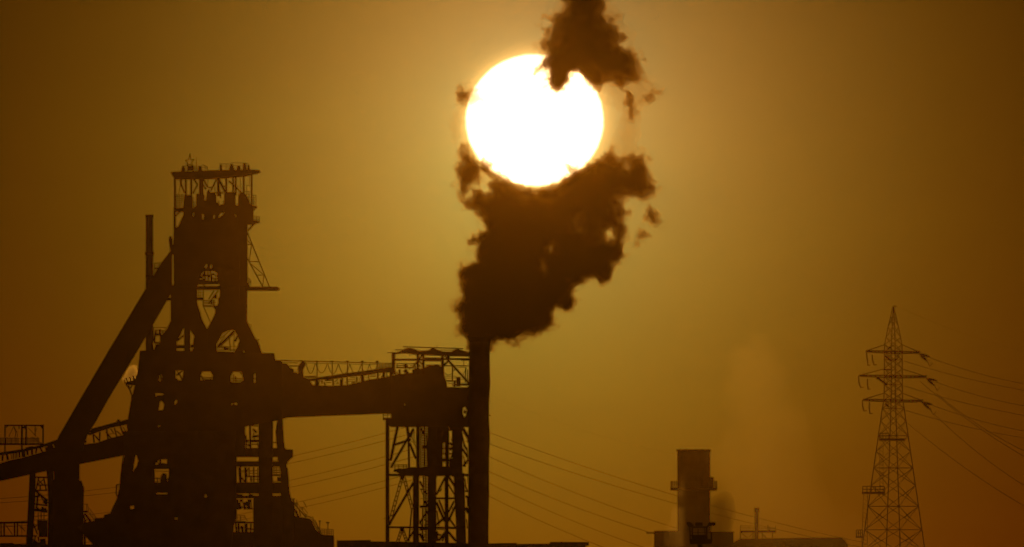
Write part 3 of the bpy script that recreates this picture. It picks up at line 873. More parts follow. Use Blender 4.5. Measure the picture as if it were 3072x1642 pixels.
# lamp posts on the plinth
for (x, ya, yb, hx0, hx1, hy0, hy1, lab) in ((680, 925, 1150, 662, 698, 922, 952, 'shorter lamp post with small square head on the plinth edge'), (820, 950, 1170, 780, 850, 948, 970, 'lamp post with wide flat head on the railed plinth')):
    b_ = MB(B5); cx_, cy_ = b_.xy(x, yb)
    t = thing('lamp_post', lab, 'lamp post', cx_, cy_, group='lamp posts on the plinth')
    q = MB(B5, d=-1); q.bar(x, ya, x, yb, 15); q.build('post', M_GALV, t)
    q = MB(B5); q.prism([(hx0, hy0), (hx1, hy0), (hx1 - 8, hy1), (hx0 + 8, hy1)], -1.5, -0.5); q.build('lamp_head', M_GALV, t)

# ------------------------------------------------------------------ slim chimney
sc_ = thing('slim_chimney', 'slim dark chimney with collar rising behind the sloping gallery', 'chimney', 445)
m = MB(A2, d=8)
P_ = lambda y, r: (m.P(122, y), m.L(r))
m.lathe([(Vector((m.P(122, 0).x, D0 + 8, 0)), m.L(58)), P_(1900, 57), P_(1010, 56), P_(150, 54), P_(135, 56)], 24)
m.build('shaft', M_CONC, sc_)
m = MB(A2, d=8); m.lathe([P_(140, 57), P_(118, 63), P_(105, 63), P_(104, 50)], 24); m.build('cap', M_STEEL, sc_)
m = MB(A2, d=8); m.lathe([P_(715, 58), P_(690, 70), P_(665, 70), P_(655, 58)], 24); m.lathe([P_(1022, 58), P_(1010, 62), P_(1000, 58)], 24); m.build('collar', M_STEEL, sc_)

# ------------------------------------------------------------------ sloping skip gallery
sk = thing('skip_gallery', 'steep enclosed gallery sloping up the left side of the furnace tower', 'conveyor gallery', 230)
m = MB(W0)
m.prism([(516, 748), (487, 787), (462, 826), (432, 877), (334, 1041), (256, 1174), (179, 1306), (168, 1330), (168, 1362), (246, 1352), (262, 1303), (286, 1266), (325, 1196), (375, 1113), (420, 1039), (456, 978), (500, 902), (516, 876)], -3.0, 2.4)
m.build('gallery_casing', M_CLAD, sk)
m = MB(A2, d=-2)
m.bar(218, 840, 330, 834, 12, h=0.1); m.bar(222, 840, 208, 990, 12, h=0.1); m.bar(288, 838, 280, 910, 8, h=0.1); m.bar(225, 878, 300, 872, 6, h=0.1); m.bar(215, 918, 290, 912, 26, h=0.8); m.bar(210, 960, 250, 950, 8, h=0.1)
m.build('walkway', M_STEEL, sk)
m = MB(A3, d=0); m.prism([(385, 222), (462, 210), (462, 258), (378, 258)], -1, 1); m.bar(420, 205, 455, 150, 12, h=0.2); m.build('bracket', M_STEEL, sk)

# ------------------------------------------------------------------ lower conveyor, left
cv = thing('belt_conveyor', 'long gently rising conveyor bridge crossing under the steep gallery at left', 'conveyor', 160)
m = MB(A6)
m.prism([(-60, 528), (0, 512), (100, 482), (240, 452), (420, 400), (560, 355), (860, 318), (1000, 300), (1110, 260), (1340, 200), (1340, 415), (1270, 432), (815, 522), (540, 572), (460, 595), (290, 632), (0, 695), (-60, 708)], 2.8, 5.5)
m.build('belt_casing', M_CLAD, cv)
m = MB(A6, d=4)
m.prism([(-60, 412), (0, 400), (240, 365), (440, 318), (600, 262), (620, 300), (450, 345), (240, 398), (0, 432), (-60, 440)], 3, 5)
m.prism([(890, 215), (940, 155), (1190, 88), (1205, 60), (1222, 62), (1230, 82), (1335, 50), (1335, 108), (1130, 150), (1010, 190), (920, 225)], 3, 5)
m.build('roof_chord', M_STEEL, cv)
m = MB(A6, d=4)
for a in ((950, 200, 960, 300, 16), (960, 220, 1020, 290, 12), (1020, 190, 1015, 290, 16), (1020, 290, 985, 240, 12), (1090, 165, 1105, 270, 16), (1080, 190, 1140, 260, 14), (1170, 150, 1195, 250, 14), (1230, 130, 1260, 215, 16), (1190, 180, 1240, 220, 12), (1300, 110, 1310, 220, 14), (1260, 140, 1300, 210, 10), (1095, 215, 1185, 205, 6), (880, 280, 870, 305, 16), (1130, 160, 1160, 200, 10),
          (20, 430, 15, 490, 22), (60, 420, 75, 480, 26), (130, 410, 128, 470, 12), (160, 405, 158, 460, 12), (190, 395, 195, 455, 18), (230, 385, 235, 450, 40), (270, 380, 278, 430, 26), (320, 370, 322, 425, 26), (370, 360, 360, 410, 20), (400, 345, 430, 400, 20), (455, 335, 530, 320, 16), (500, 320, 520, 370, 60), (560, 300, 580, 350, 50), (470, 345, 480, 390, 40), (540, 360, 575, 350, 14), (105, 420, 110, 470, 8), (145, 415, 146, 465, 6), (175, 410, 176, 460, 6)):
    m.bar(*a, h=0.3)
m.prism([(255, 350), (330, 335), (350, 352), (260, 372)], 3, 5)
m.build('lattice', M_STEEL, cv)
m = MB(A6)
m.prism([(300, 600), (358, 590), (352, 900), (322, 1400), (318, 1700), (255, 1700), (262, 1340), (285, 900)], 2.6, 5.8); m.build('trestle_leg', M_STEEL, cv)
m = MB(A6)
m.prism([(470, 570), (545, 560), (532, 690), (548, 700), (540, 800), (548, 860), (548, 1700), (480, 1700), (490, 900), (482, 700)], 2.6, 5.8); m.build('trestle_leg', M_STEEL, cv)
m = MB(A6)
m.prism([(536, 540), (700, 500), (808, 500), (808, 690), (828, 694), (842, 740), (856, 765), (850, 900), (848, 1100), (842, 1700), (545, 1700)], 1, 6, [[(536 + 4, 600), (552, 585), (553, 680), (540, 685)]]); m.build('transfer_tower', M_CLAD, cv)
m = MB(A6, d=4.2)
for a in ((355, 658, 480, 658, 16), (365, 738, 480, 738, 14), (350, 795, 480, 790, 14), (390, 660, 360, 800, 14), (380, 680, 440, 740, 10), (440, 680, 375, 735, 10), (440, 660, 470, 800, 14), (405, 740, 405, 800, 14), (360, 800, 480, 900, 22), (385, 800, 370, 960, 18), (400, 840, 440, 900, 10), (345, 860, 400, 850, 22), (440, 900, 480, 930, 40), (340, 930, 480, 950, 16), (360, 960, 400, 1000, 20), (340, 990, 480, 1010, 30), (400, 1000, 470, 980, 24), (430, 960, 430, 1020, 26), (385, 1020, 385, 1110, 8), (415, 1020, 415, 1110, 8), (445, 1020, 445, 1110, 8), (340, 1060, 480, 1050, 6), (375, 1130, 480, 1130, 60), (330, 1120, 375, 1240, 14), (375, 1180, 480, 1180, 50), (340, 1180, 370, 1150, 14), (390, 1240, 480, 1240, 70), (365, 1210, 380, 1245, 10), (330, 1300, 370, 1320, 16), (355, 1270, 340, 1330, 12), (385, 1270, 390, 1320, 16), (430, 1290, 440, 1400, 60), (320, 1330, 480, 1370, 40)):
    m.bar(*a, h=0.35)
m.build('trestle_bracing', M_STEEL, cv)

pg = thing('portal_frame', 'open rectangular steel frame with hanging rods above the conveyor at far left', 'steel frame', 72, 1360)
m = MB(A6, d=3)
m.bar(40, 124, 446, 124, 15, h=0.4); m.bar(45, 124, 45, 430, 14, h=0.4); m.bar(219, 124, 219, 400, 20, h=0.4); m.bar(264, 124, 262, 330, 16, h=0.4); m.bar(437, 124, 437, 330, 15, h=0.4)
m.bar(55, 145, 75, 128, 12, h=0.3); m.bar(415, 128, 435, 155, 18, h=0.3); m.bar(225, 150, 262, 135, 20, h=0.3); m.bar(245, 135, 266, 175, 18, h=0.3)
m.build('frame', M_STEEL, pg)
m = MB(A6, d=3)
for a in ((130, 140, 85, 240, 6), (135, 135, 160, 190, 12), (160, 185, 150, 240, 8), (165, 180, 175, 240, 6), (190, 130, 190, 160, 10), (355, 130, 355, 220, 9), (285, 150, 355, 225, 5), (375, 150, 345, 225, 5), (350, 210, 365, 240, 10)):
    m.bar(*a, h=0.15)
m.build('hanging_rod', M_STEEL, pg)
m = MB(A6, d=3); m.box(-60, 308, 440, 326, 2.0, 4.0); m.build('platform', M_STEEL, pg)
m = MB(A6, d=2.1)
for i, x in enumerate(range(-40, 400, 14)):
    if not (195 < x < 205): m.bar(x, 240 + (i * 7) % 13, x, 310, 5 + (i * 5) % 4, h=0.08)
m.bar(-50, 260, 400, 262, 5, h=0.08); m.bar(330, 250, 440, 320, 6, h=0.08); m.bar(-50, 285, 400, 285, 5, h=0.08)
m.build('railing', M_GALV, pg)

tb = thing('truss_bridge', 'low flat lattice bridge running in from the left edge behind the conveyor legs', 'pipe bridge', 40)
m = MB(A6, D=2560)
m.bar(-80, 1128, 330, 1122, 20, h=0.5); m.bar(-80, 1264, 380, 1262, 17, h=0.5)
m.build('chord', M_STEEL, tb)
m = MB(A6, D=2560)
for a in ((10, 1120, 14, 1264, 10), (42, 1120, 42, 1264, 18), (150, 1120, 150, 1264, 16), (180, 1120, 178, 1264, 14), (55, 1145, 130, 1250, 8), (190, 1145, 262, 1215, 8), (-60, 1145, 10, 1230, 8), (60, 1160, 140, 1160, 4), (200, 1180, 270, 1180, 4), (225, 1130, 225, 1264, 5)):
    m.bar(*a, h=0.2)
m.build('lattice', M_STEEL, tb)
m = MB(A6, D=2560); m.box(-70, 1255, -50, 1850, -1, 1); m.box(305, 1255, 325, 1850, -1, 1); m.build('pier', M_STEEL, tb)

st = thing('stair_tower', 'thin stair frame beside the dark column at lower left', 'stairs', 265)
m = MB(A6, d=5)
for a in ((850, 935, 895, 935, 6), (893, 935, 900, 1010, 6), (880, 940, 880, 1010, 5), (850, 1010, 895, 1012, 22), (860, 1030, 940, 1130, 22), (895, 1010, 990, 1130, 5), (905, 970, 985, 1080, 5), (850, 1040, 870, 1130, 16), (850, 1120, 890, 1090, 14), (920, 1010, 930, 1080, 4), (945, 1040, 950, 1110, 4), (970, 1070, 968, 1130, 4), (850, 1150, 980, 1150, 30), (860, 1150, 870, 1800, 20), (960, 1150, 965, 1800, 20), (905, 1100, 930, 1140, 16), (940, 1150, 940, 1230, 14), (900, 1160, 905, 1240, 18)):
    m.bar(*a, h=0.25)
m.build('stair_frame', M_STEEL, st)

fh = thing('flare_head', 'small platform with bristling vent pipes on a bent strut beside the furnace block', 'vent', 395, 1310)
m = MB(A4, d=-3)
m.prism([(168, 510), (200, 485), (330, 465), (330, 540), (290, 538), (190, 528)], -4, -2); m.build('platform', M_STEEL, fh)
for (xa, ya, xb, yb) in ((200, 500, 180, 435), (250, 490, 230, 425), (285, 485, 275, 405), (315, 480, 325, 400), (170, 510, 155, 460), (300, 480, 298, 440)):
    m = MB(A4, d=-3); m.tube([m.P(xa, ya), m.P((xa + xb) / 2 + 4, (ya + yb) / 2), m.P(xb, yb)], m.L(9)); m.build('vent_pipe', M_STEEL, fh)
m = MB(A4, d=-3); m.chain([(180, 520), (225, 580), (265, 680), (248, 820), (228, 980)], 20, h=0.3); m.bar(215, 530, 230, 580, 14, h=0.3); m.bar(265, 540, 240, 580, 16, h=0.3); m.chain([(280, 690), (262, 830), (240, 985)], 9, h=0.2); m.build('strut', M_STEEL, fh)

# ------------------------------------------------------------------ ore bridge to the right of the furnace
ob = thing('gallery_bridge', 'broad covered bridge gallery spanning from the furnace to the transfer house', 'gallery', 1000)
m = MB(B1)
m.prism([(100, 318), (335, 340), (365, 375), (400, 410), (440, 425), (450, 490), (530, 500), (610, 555), (700, 598), (760, 690), (900, 702), (1080, 706), (1340, 694), (1420, 672), (1550, 640), (1700, 606), (1850, 580), (2100, 538), (2200, 520), (2200, 1180), (1920, 1164), (1500, 1180), (1100, 1196), (700, 1212), (340, 1228), (250, 1256), (100, 1270)], -3.5, 4)
m.build('gallery_casing', M_CLAD, ob)
m = MB(B1)
m.prism([(610, 590), (740, 590), (850, 568), (1070, 538), (1300, 500), (1560, 470), (1800, 432), (2080, 392), (2080, 482), (1850, 495), (1640, 535), (1400, 555), (1200, 585), (1000, 605), (880, 612), (800, 625), (610, 640)], -2.8, -0.6)
m.build('inclined_belt', M_CLAD, ob)
m = MB(B1, d=-2)
for a in ((830, 610, 832, 700, 60), (880, 620, 860, 690, 16), (910, 620, 920, 650, 34), (900, 665, 945, 660, 14), (965, 620, 1080, 610, 20), (955, 650, 970, 700, 26), (980, 650, 1075, 655, 12), (1100, 600, 1100, 700, 26), (1080, 600, 1125, 680, 10), (1125, 640, 1180, 600, 14), (1170, 640, 1200, 680, 14), (1150, 680, 1190, 650, 12), (1250, 580, 1245, 700, 34), (1222, 600, 1222, 700, 20), (1290, 655, 1340, 655, 12), (1330, 570, 1335, 700, 24),
          (1340, 632, 1490, 632, 11), (1350, 600, 1470, 600, 9), (1400, 660, 1460, 650, 20), (1380, 570, 1470, 575, 9), (1490, 560, 1485, 650, 18), (1550, 560, 1525, 640, 10), (1510, 560, 1500, 640, 8), (1580, 530, 1590, 640, 56), (1640, 578, 1690, 570, 9), (1690, 510, 1692, 620, 18), (1840, 470, 1838, 590, 30), (1720, 530, 1810, 525, 9), (1710, 550, 1815, 548, 14), (1860, 540, 1890, 500, 10), (1940, 480, 1930, 580, 46), (2060, 460, 2060, 560, 60), (1985, 490, 1990, 560, 16), (1890, 560, 1940, 545, 18)):
    m.bar(*a, h=0.3)
m.build('belt_support', M_STEEL, ob)
m = MB(B1, d=-3.4)
m.chain([(140, 291), (600, 300), (1100, 312), (1580, 325), (2085, 340)], 15, h=0.2)
m.chain([(600, 330), (1100, 342), (1580, 352), (2085, 362)], 7, h=0.15); m.bar(145, 322, 340, 326, 8, h=0.1); m.bar(330, 330, 520, 330, 12, h=0.12); m.bar(375, 380, 530, 380, 16, h=0.15); m.chain([(395, 400), (420, 388), (500, 385)], 8, h=0.1); m.bar(520, 420, 480, 490, 9, h=0.1); m.bar(460, 490, 530, 492, 10, h=0.1)
for x in (320, 575, 820, 1070, 1310, 1565, 1820): m.bar(x - 25, 288 + (x - 320) * 0.027, x + 25, 290 + (x - 320) * 0.027, 20, h=0.3)
m.build('cable_rail', M_STEEL, ob)
for x, yb in ((837, 590), (1087, 560), (1338, 520), (1582, 490), (1830, 450)):
    m = MB(B1, d=-3.2); m.bar(x, 296, x, yb, 16, h=0.3); m.bar(x - 22, 305, x + 22, 305, 26, h=0.3); m.build('rail_post', M_STEEL, ob)
m = MB(B1); m.prism([(570, 290), (600, 290), (645, 320), (640, 370), (605, 440), (612, 560), (530, 520), (520, 400), (545, 345), (575, 320)], -3.2, -1); m.build('cable_trolley', M_STEEL, ob)
fest = [(655, 805, 505), (815, 1008, 495), (1012, 1188, 512), (1192, 1378, 512), (1378, 1568, 512), (1570, 1700, 500), (1706, 1830, 480)]
for xa, xb, yl in fest:
    m = MB(B1, d=-3.3); pts = []
    yt = 335 + (xa - 655) * 0.02
    for i in range(13):
        t = i / 12; u = 2 * t - 1
        pts.append((xa + (xb - xa) * t, yl - (yl - yt) * abs(u) ** 2.0))
    m.tube([m.P(*p) for p in pts], m.L(6.5), 5); m.build('festoon_cable', M_WIRE, ob)
for k, x in enumerate(range(1845, 2050, 24)):
    m = MB(B1, d=-3.3); m.tube([m.P(x, 350), m.P(x + 6, 420), m.P(x + 18, 420), m.P(x + 24, 350)], m.L(5), 5); m.build('festoon_cable', M_WIRE, ob)
m = MB(B1, d=-3.3); m.rail(620, 600, 820, 590, 45, 5, 6, 2); m.bar(640, 560, 820, 560, 14, h=0.1); m.build('railing', M_GALV, ob)

# ------------------------------------------------------------------ transfer house at the far end of the bridge
th = thing('transfer_house', 'roofed steel house on tall trestle legs left of the smoking stack', 'building', 1280)
m = MB(B2)
m.prism([(300, 182), (420, 165), (520, 170), (660, 190), (800, 195), (1080, 205), (1205, 212), (1640, 218), (1640, 160), (1500, 146), (1400, 118), (1350, 100), (1300, 105), (1240, 145), (1110, 146), (1010, 112), (945, 84), (915, 84), (850, 126), (700, 130), (640, 105), (560, 82), (500, 84), (400, 135), (300, 165)], -5, 5, [[(470, 160), (505, 148), (505, 166), (480, 168)]])
m.build('roof', M_CLAD, th)
m = MB(B2, d=-5.2)
m.bar(435, 66, 1430, 97, 15, h=1.0); m.bar(310, 118, 480, 118, 14, h=1.0); m.bar(180, 164, 320, 164, 12, h=1.0); m.bar(1060, 120, 1300, 124, 12, h=0.6); m.bar(1002, 35, 1000, 75, 5, h=0.1); m.bar(552, 190, 550, 222, 10, h=0.1)
m.build('ridge_cap', M_STEEL, th)
for xa, xb in ((250, 310), (662, 705), (752, 796), (1066, 1116)):
    m = MB(B2); m.box(xa, 164, xb, 520, -4.8, -4.0); m.build('column', M_STEEL, th)
m = MB(B2, d=-4.4)
m.bar(305, 279, 760, 279, 34, h=0.4); m.bar(790, 274, 1070, 276, 62, h=0.4); m.bar(1110, 268, 1640, 270, 32, h=0.4); m.bar(310, 345, 640, 348, 12, h=0.3); m.bar(1110, 380, 1640, 382, 17, h=0.4); m.bar(1400, 290, 1640, 290, 10, h=0.3)
m.bar(1180, 285, 1530, 670, 36, h=0.4); m.bar(1185, 300, 1105, 380, 34, h=0.4); m.bar(1185, 205, 1185, 310, 50, h=0.4); m.bar(700, 280, 760, 190, 30, h=0.3); m.bar(690, 290, 600, 400, 26, h=0.3); m.bar(690, 290, 760, 360, 28, h=0.3); m.bar(1125, 215, 1160, 250, 22, h=0.3); m.bar(1165, 215, 1165, 250, 14, h=0.3)
m.build('bracing', M_STEEL, th)
m = MB(B2, d=-4)
m.bar(1255, 385, 1250, 630, 20, h=0.3); m.bar(1475, 400, 1465, 650, 16, h=0.3); m.bar(1442, 290, 1442, 380, 12, h=0.2); m.chain([(1115, 490), (1160, 530), (1200, 530), (1250, 500)], 9, h=0.15); m.bar(1120, 552, 1320, 552, 9, h=0.1); m.bar(1130, 585, 1320, 580, 8, h=0.1); m.bar(1270, 470, 1300, 420, 16, h=0.2); m.bar(1500, 440, 1505, 690, 14, h=0.2); m.bar(1340, 405, 1460, 405, 7, h=0.1); m.bar(1430, 530, 1470, 440, 9, h=0.15)
m.box(1318, 562, 1388, 720, -4.5, -3); m.bar(1130, 626, 1320, 632, 22, h=0.4); m.bar(1270, 660, 1330, 650, 12, h=0.2); m.bar(1300, 690, 1640, 690, 30, h=0.5); m.bar(1380, 600, 1460, 600, 9, h=0.1); m.bar(1150, 660, 1280, 672, 10, h=0.15); m.bar(1290, 640, 1290, 730, 30, h=0.3); m.bar(1390, 660, 1640, 672, 8, h=0.1); m.bar(1240, 690, 1300, 715, 20, h=0.2)
m.build('machinery', M_STEEL, th)
m = MB(B2)
hole = [[(1418, 1120), (1428, 1070), (1455, 1048), (1478, 1080), (1492, 1120), (1478, 1180), (1462, 1225), (1440, 1210), (1422, 1160)], [(448, 1025), (462, 1000), (474, 1025)]]
m.prism([(240, 545), (330, 520), (530, 500), (600, 490), (620, 420), (760, 420), (830, 385), (910, 372), (960, 355), (1030, 356), (1062, 384), (1110, 384), (1116, 520), (1140, 606), (1158, 650), (1165, 730), (1640, 735), (1640, 1385), (240, 1385), (165, 1340), (160, 1280), (240, 1240)], -4, 4.5, hole)
m.build('wall', M_CLAD, th)
m = MB(B2, d=-4.2)
for a in ((320, 380, 520, 375, 14), (320, 410, 620, 410, 22), (345, 350, 350, 400, 8), (470, 350, 500, 420, 60), (300, 440, 320, 530, 20), (380, 440, 385, 530, 36), (330, 480, 360, 520, 20), (470, 440, 520, 530, 60), (600, 440, 615, 530, 30), (430, 480, 460, 480, 10), (540, 400, 545, 440, 18), (560, 375, 640, 385, 12), (640, 380, 640, 420, 24), (600, 345, 680, 350, 20), (680, 385, 740, 385, 14), (690, 350, 740, 400, 12), (820, 372, 920, 370, 20), (490, 520, 470, 540, 30), (1440, 1130, 1480, 1150, 50), (1500, 740, 1640, 790, 60), (1500, 880, 1520, 960, 20)):
    m.bar(*a, h=0.3)
m.build('pipework', M_STEEL, th)
m = MB(B2); m.box(106, 1236, 240, 1274, -3.8, -1); bal = m.build('balcony', M_STEEL, th)
m = MB(B2, d=-3.6); m.bar(112, 1160, 112, 1240, 16, h=0.1); m.bar(110, 1195, 245, 1195, 8, h=0.1); m.bar(182, 1160, 182, 1240, 10, h=0.1); m.bar(110, 1163, 245, 1163, 10, h=0.1); child('railing', m, M_GALV, bal)

# trestle legs
def leg(sheet, xa, xb, ya, yb, d0, d1):
    q = MB(sheet); q.box(xa, ya, xb, yb, d0, d1); return q.build('trestle_leg', M_STEEL, th)


leg(B3, 168, 242, 120, 2500, -4, -3); leg(B3, 745, 808, 200, 1200, -4, -3.2)
leg(B3, 975, 1130, 200, 1210, -2, 2); leg(B3, 1100, 1240, 200, 1000, 1, 3); leg(B3, 1300, 1362, 200, 1200, -4, -3.2); leg(B3, 1416, 1612, 200, 1200, -2.5, 1.0)
leg(B4, 676, 792, 0, 2400, -4, -3); leg(B4, 960, 1110, 0, 2400, -2, 2); leg(B4, 1266, 1340, 0, 2400, -4, -3.2)
m = MB(B4); m.prism([(1436, 0), (1630, 0), (1650, 700), (1668, 1400), (1668, 2400), (1490, 2400), (1476, 900), (1440, 400)], -2.5, 1); m.build('trestle_leg', M_STEEL, th)
m = MB(B3, d=-3.5)
for a in ((398, 250, 262, 900, 52), (575, 250, 605, 470, 56), (600, 470, 612, 1060, 38), (690, 300, 270, 1030, 44), (620, 560, 740, 860, 44), (345, 595, 580, 520, 44), (640, 460, 700, 290, 30), (590, 480, 640, 520, 60), (670, 290, 680, 400, 10), (700, 560, 745, 640, 16), (655, 540, 745, 548, 16), (705, 300, 705, 560, 14), (660, 440, 690, 520, 14),
          (1600, 260, 1730, 480, 60), (1640, 600, 1700, 690, 40), (1600, 660, 1710, 820, 44), (1700, 690, 1712, 880, 20), (1620, 1000, 1720, 880, 40), (1650, 900, 1660, 1010, 30), (1710, 420, 1712, 560, 20), (1600, 400, 1650, 620, 30), (1620, 800, 1660, 900, 14)):
    m.bar(*a, h=0.4)
m.bar(240, 1162, 1760, 1162, 46, h=0.6)
m.prism([(320, 1060), (420, 1035), (500, 1045), (600, 1020), (820, 1010), (975, 1000), (1420, 1000), (1420, 1150), (600, 1150), (420, 1140), (370, 1105), (320, 1100)], -3, 1)
m.build('trestle_bracing', M_STEEL, th)
m = MB(B3, d=-3.8)
m.bar(330, 975, 610, 972, 14, h=0.1); m.bar(335, 1005, 600, 1005, 9, h=0.1)
for x in (345, 418, 505, 560): m.bar(x, 972, x, 1050, 16, h=0.1)
m.build('railing', M_GALV, th)
m = MB(B3, d=2.5)           # ladder shaft seen between the legs
for y in range(270, 1000, 46):
    m.bar(806, y, 980, y + 20, 15, h=0.2); m.bar(806, y + 40, 880, y + 6, 13, h=0.2); m.bar(880, y + 6, 980, y + 44, 15, h=0.2)
m.bar(812, 250, 815, 1000, 12, h=0.2); m.bar(895, 250, 895, 1000, 34, h=0.2); m.bar(935, 400, 960, 1000, 30, h=0.2); m.bar(830, 280, 900, 420, 40, h=0.2); m.bar(985, 250, 985, 1000, 60, h=0.2); m.bar(850, 640, 980, 640, 70, h=0.2); m.bar(860, 360, 830, 460, 20, h=0.2)
m.bar(1240, 250, 1240, 560, 120, h=0.2); m.bar(1250, 560, 1250, 780, 14, h=0.2); m.bar(1210, 560, 1205, 900, 20, h=0.2); m.bar(1290, 560, 1290, 900, 24, h=0.2); m.bar(1220, 660, 1300, 660, 30, h=0.2); m.bar(1220, 760, 1300, 760, 30, h=0.2); m.bar(1240, 880, 1300, 880, 70, h=0.2); m.bar(1390, 330, 1390, 260, 60, h=0.2); m.bar(1362, 560, 1420, 590, 50, h=0.2); m.bar(1362, 680, 1420, 650, 60, h=0.2); m.bar(1362, 760, 1420, 760, 30, h=0.2); m.bar(1360, 900, 1420, 780, 26, h=0.2); m.bar(1362, 930, 1420, 930, 160, h=0.2); m.bar(1395, 480, 1420, 520, 18, h=0.2)
m.build('ladder_shaft', M_STEEL, th)
m = MB(B4, d=-3.5)
m.laced(478, 70, 255, 880, 44, 9, 17); m.laced(508, 70, 665, 660, 44, 7, 17); m.laced(468, 1050, 390, 1290, 44, 4, 17); m.laced(482, 1050, 560, 1260, 44, 4, 17)
m.prism([(430, 40), (530, 40), (510, 120), (490, 130), (470, 130), (450, 120)], -3.8, -3.2); m.prism([(425, 1010), (525, 1010), (505, 1085), (480, 1095), (445, 1085)], -3.8, -3.2)
m.bar(685, 180, 228, 965, 46, h=0.4); m.bar(228, 1008, 960, 1012, 36, h=0.5); m.bar(1110, 1016, 1490, 1022, 42, h=0.5); m.bar(655, 660, 600, 1270, 26, h=0.3); m.bar(570, 1260, 690, 1080, 40, h=0.4); m.bar(590, 290, 560, 400, 40, h=0.3); m.bar(620, 1050, 690, 1050, 10, h=0.2)
m.bar(230, 900, 260, 960, 50, h=0.3); m.bar(125, 846, 170, 844, 10, h=0.2)
m.build('trestle_bracing', M_STEEL, th)
m = MB(B4, d=0)
for a in ((800, 150, 870, 270, 40), (800, 625, 960, 620, 46), (810, 300, 880, 300, 26), (800, 940, 940, 700, 36), (870, 60, 880, 620, 24), (800, 1040, 960, 1030, 60), (800, 1120, 880, 1270, 50), (860, 640, 855, 1010, 24), (900, 620, 960, 480, 18), (885, 330, 940, 400, 44), (890, 520, 950, 600, 40), (900, 700, 960, 780, 20), (800, 880, 850, 1010, 26), (880, 860, 950, 900, 30), (880, 960, 950, 960, 20), (850, 1060, 870, 1270, 30), (870, 1230, 900, 1130, 14), (800, 480, 860, 470, 8), (820, 300, 860, 400, 14),
          (1110, 400, 1275, 80, 40), (1335, 60, 1460, 250, 46), (1335, 210, 1460, 420, 26), (1110, 470, 1460, 470, 36), (1160, 500, 1290, 830, 34), (1110, 540, 1270, 900, 46), (1440, 520, 1330, 740, 34), (1470, 600, 1330, 900, 40), (1090, 980, 1290, 800, 46), (1330, 820, 1480, 1020, 34), (1240, 860, 1300, 860, 70), (1340, 860, 1380, 860, 60),
          (1150, 1260, 1290, 1090, 50), (1330, 1090, 1480, 1270, 46), (1110, 1050, 1260, 1055, 12), (1110, 1140, 1200, 1150, 34), (1120, 1080, 1130, 1270, 40), (1140, 600, 1180, 720, 40), (1120, 700, 1160, 980, 22), (1220, 1270, 1260, 1160, 34), (1210, 290, 1170, 350, 20), (1400, 600, 1420, 700, 14),
          (1630, 35, 1720, 35, 46), (1640, 220, 1700, 350, 26), (1640, 330, 1720, 340, 30), (1660, 420, 1720, 480, 50), (1690, 60, 1690, 200, 8), (1655, 640, 1720, 740, 70), (1670, 860, 1690, 1010, 20), (1670, 1020, 1720, 1020, 16), (1640, 100, 1660, 260, 20), (1690, 480, 1700, 620, 26)):
    m.bar(*a, h=0.4)
m.build('trestle_bracing', M_STEEL, th)
m = MB(B4, d=2.5)
for y in range(40, 1280, 52):
    m.bar(880, y, 960, y + 24, 13, h=0.15)
m.bar(912, 40, 918, 1290, 26, h=0.2); m.bar(955, 40, 950, 1290, 16, h=0.2); m.build('ladder_shaft', M_STEEL, th)

# ------------------------------------------------------------------ smoking stack
ss = thing('smokestack', 'tall dark cylindrical stack pouring brown smoke in front of the transfer house', 'smokestack', 1436, D=2350)
m = MB(W0, D=2350)
prof = []
rr_ = [(1830, 31.5, 1434), (1642, 31, 1434.5), (1560, 30.6, 1435), (1480, 31.6, 1436.2), (1440, 31.2, 1436.0), (1380, 31.0, 1436.2), (1330, 32.2, 1437), (1300, 32.4, 1437.2), (1255, 30.6, 1436.2), (1220, 30.6, 1436.4), (1180, 31.6, 1437.4), (1150, 32.6, 1438.6), (1120, 31.8, 1438.2), (1070, 31.0, 1438.2), (1030, 31.5, 1439), (1022, 32, 1439)]
for y, r, x in rr_:
    p = m.P(x, y); prof.append((Vector((p.x, p.y, 0.0 if y > 1800 else p.z)), m.L(r)))
m.lathe(prof, 32); m.build('shaft', M_CONC, ss)
m = MB(W0, D=2350); m.lathe([(m.P(1439, 1026), m.L(32.5)), (m.P(1439, 1018), m.L(34)), (m.P(1439, 1012), m.L(34)), (m.P(1439, 1011), m.L(27))], 32); m.build('rim', M_STEEL, ss)
m = MB(W0, D=2350, d=0); m.bar(1466, 1247, 1473, 1247, 3, h=0.3); m.build('bracket', M_STEEL, ss)

# ------------------------------------------------------------------ low roofs along the bottom
lr = thing('low_roof_shed', 'long low dark shed with stepped roof at the foot of the stack', 'shed', 1600, D=2200)
m = MB(R6, D=2200)
m.prism([(-980, 945), (-760, 942), (-758, 952), (-600, 952), (30, 966), (220, 960), (226, 969), (330, 967), (444, 967), (450, 958), (515, 957), (518, 953), (560, 957), (704, 958), (708, 970), (706, 978), (688, 982), (686, 1450), (-980, 1450)], -8, 10)
m.build('wall', M_CONC, lr)
m = MB(R6, D=2200); m.prism([(448, 955), (706, 956), (709, 979), (446, 976)], -9, -8.1); m.build('roof_edge', M_CLAD, lr)
ls = thing('low_boundary_shed', 'strip of dark flat roof at the very bottom left corner', 'shed', 40, D=2300)
m = MB(A6, D=2300); m.prism([(-200, 1342), (128, 1334), (132, 1344), (260, 1348), (1000, 1350), (1000, 2000), (-200, 2000)], -6, 6); m.build('wall', M_CONC, ls)
m = MB(A6, D=2300); m.box(-200, 1352, 126, 1364, -6.6, -6.1); m.build('roof_edge', M_CLAD, ls)

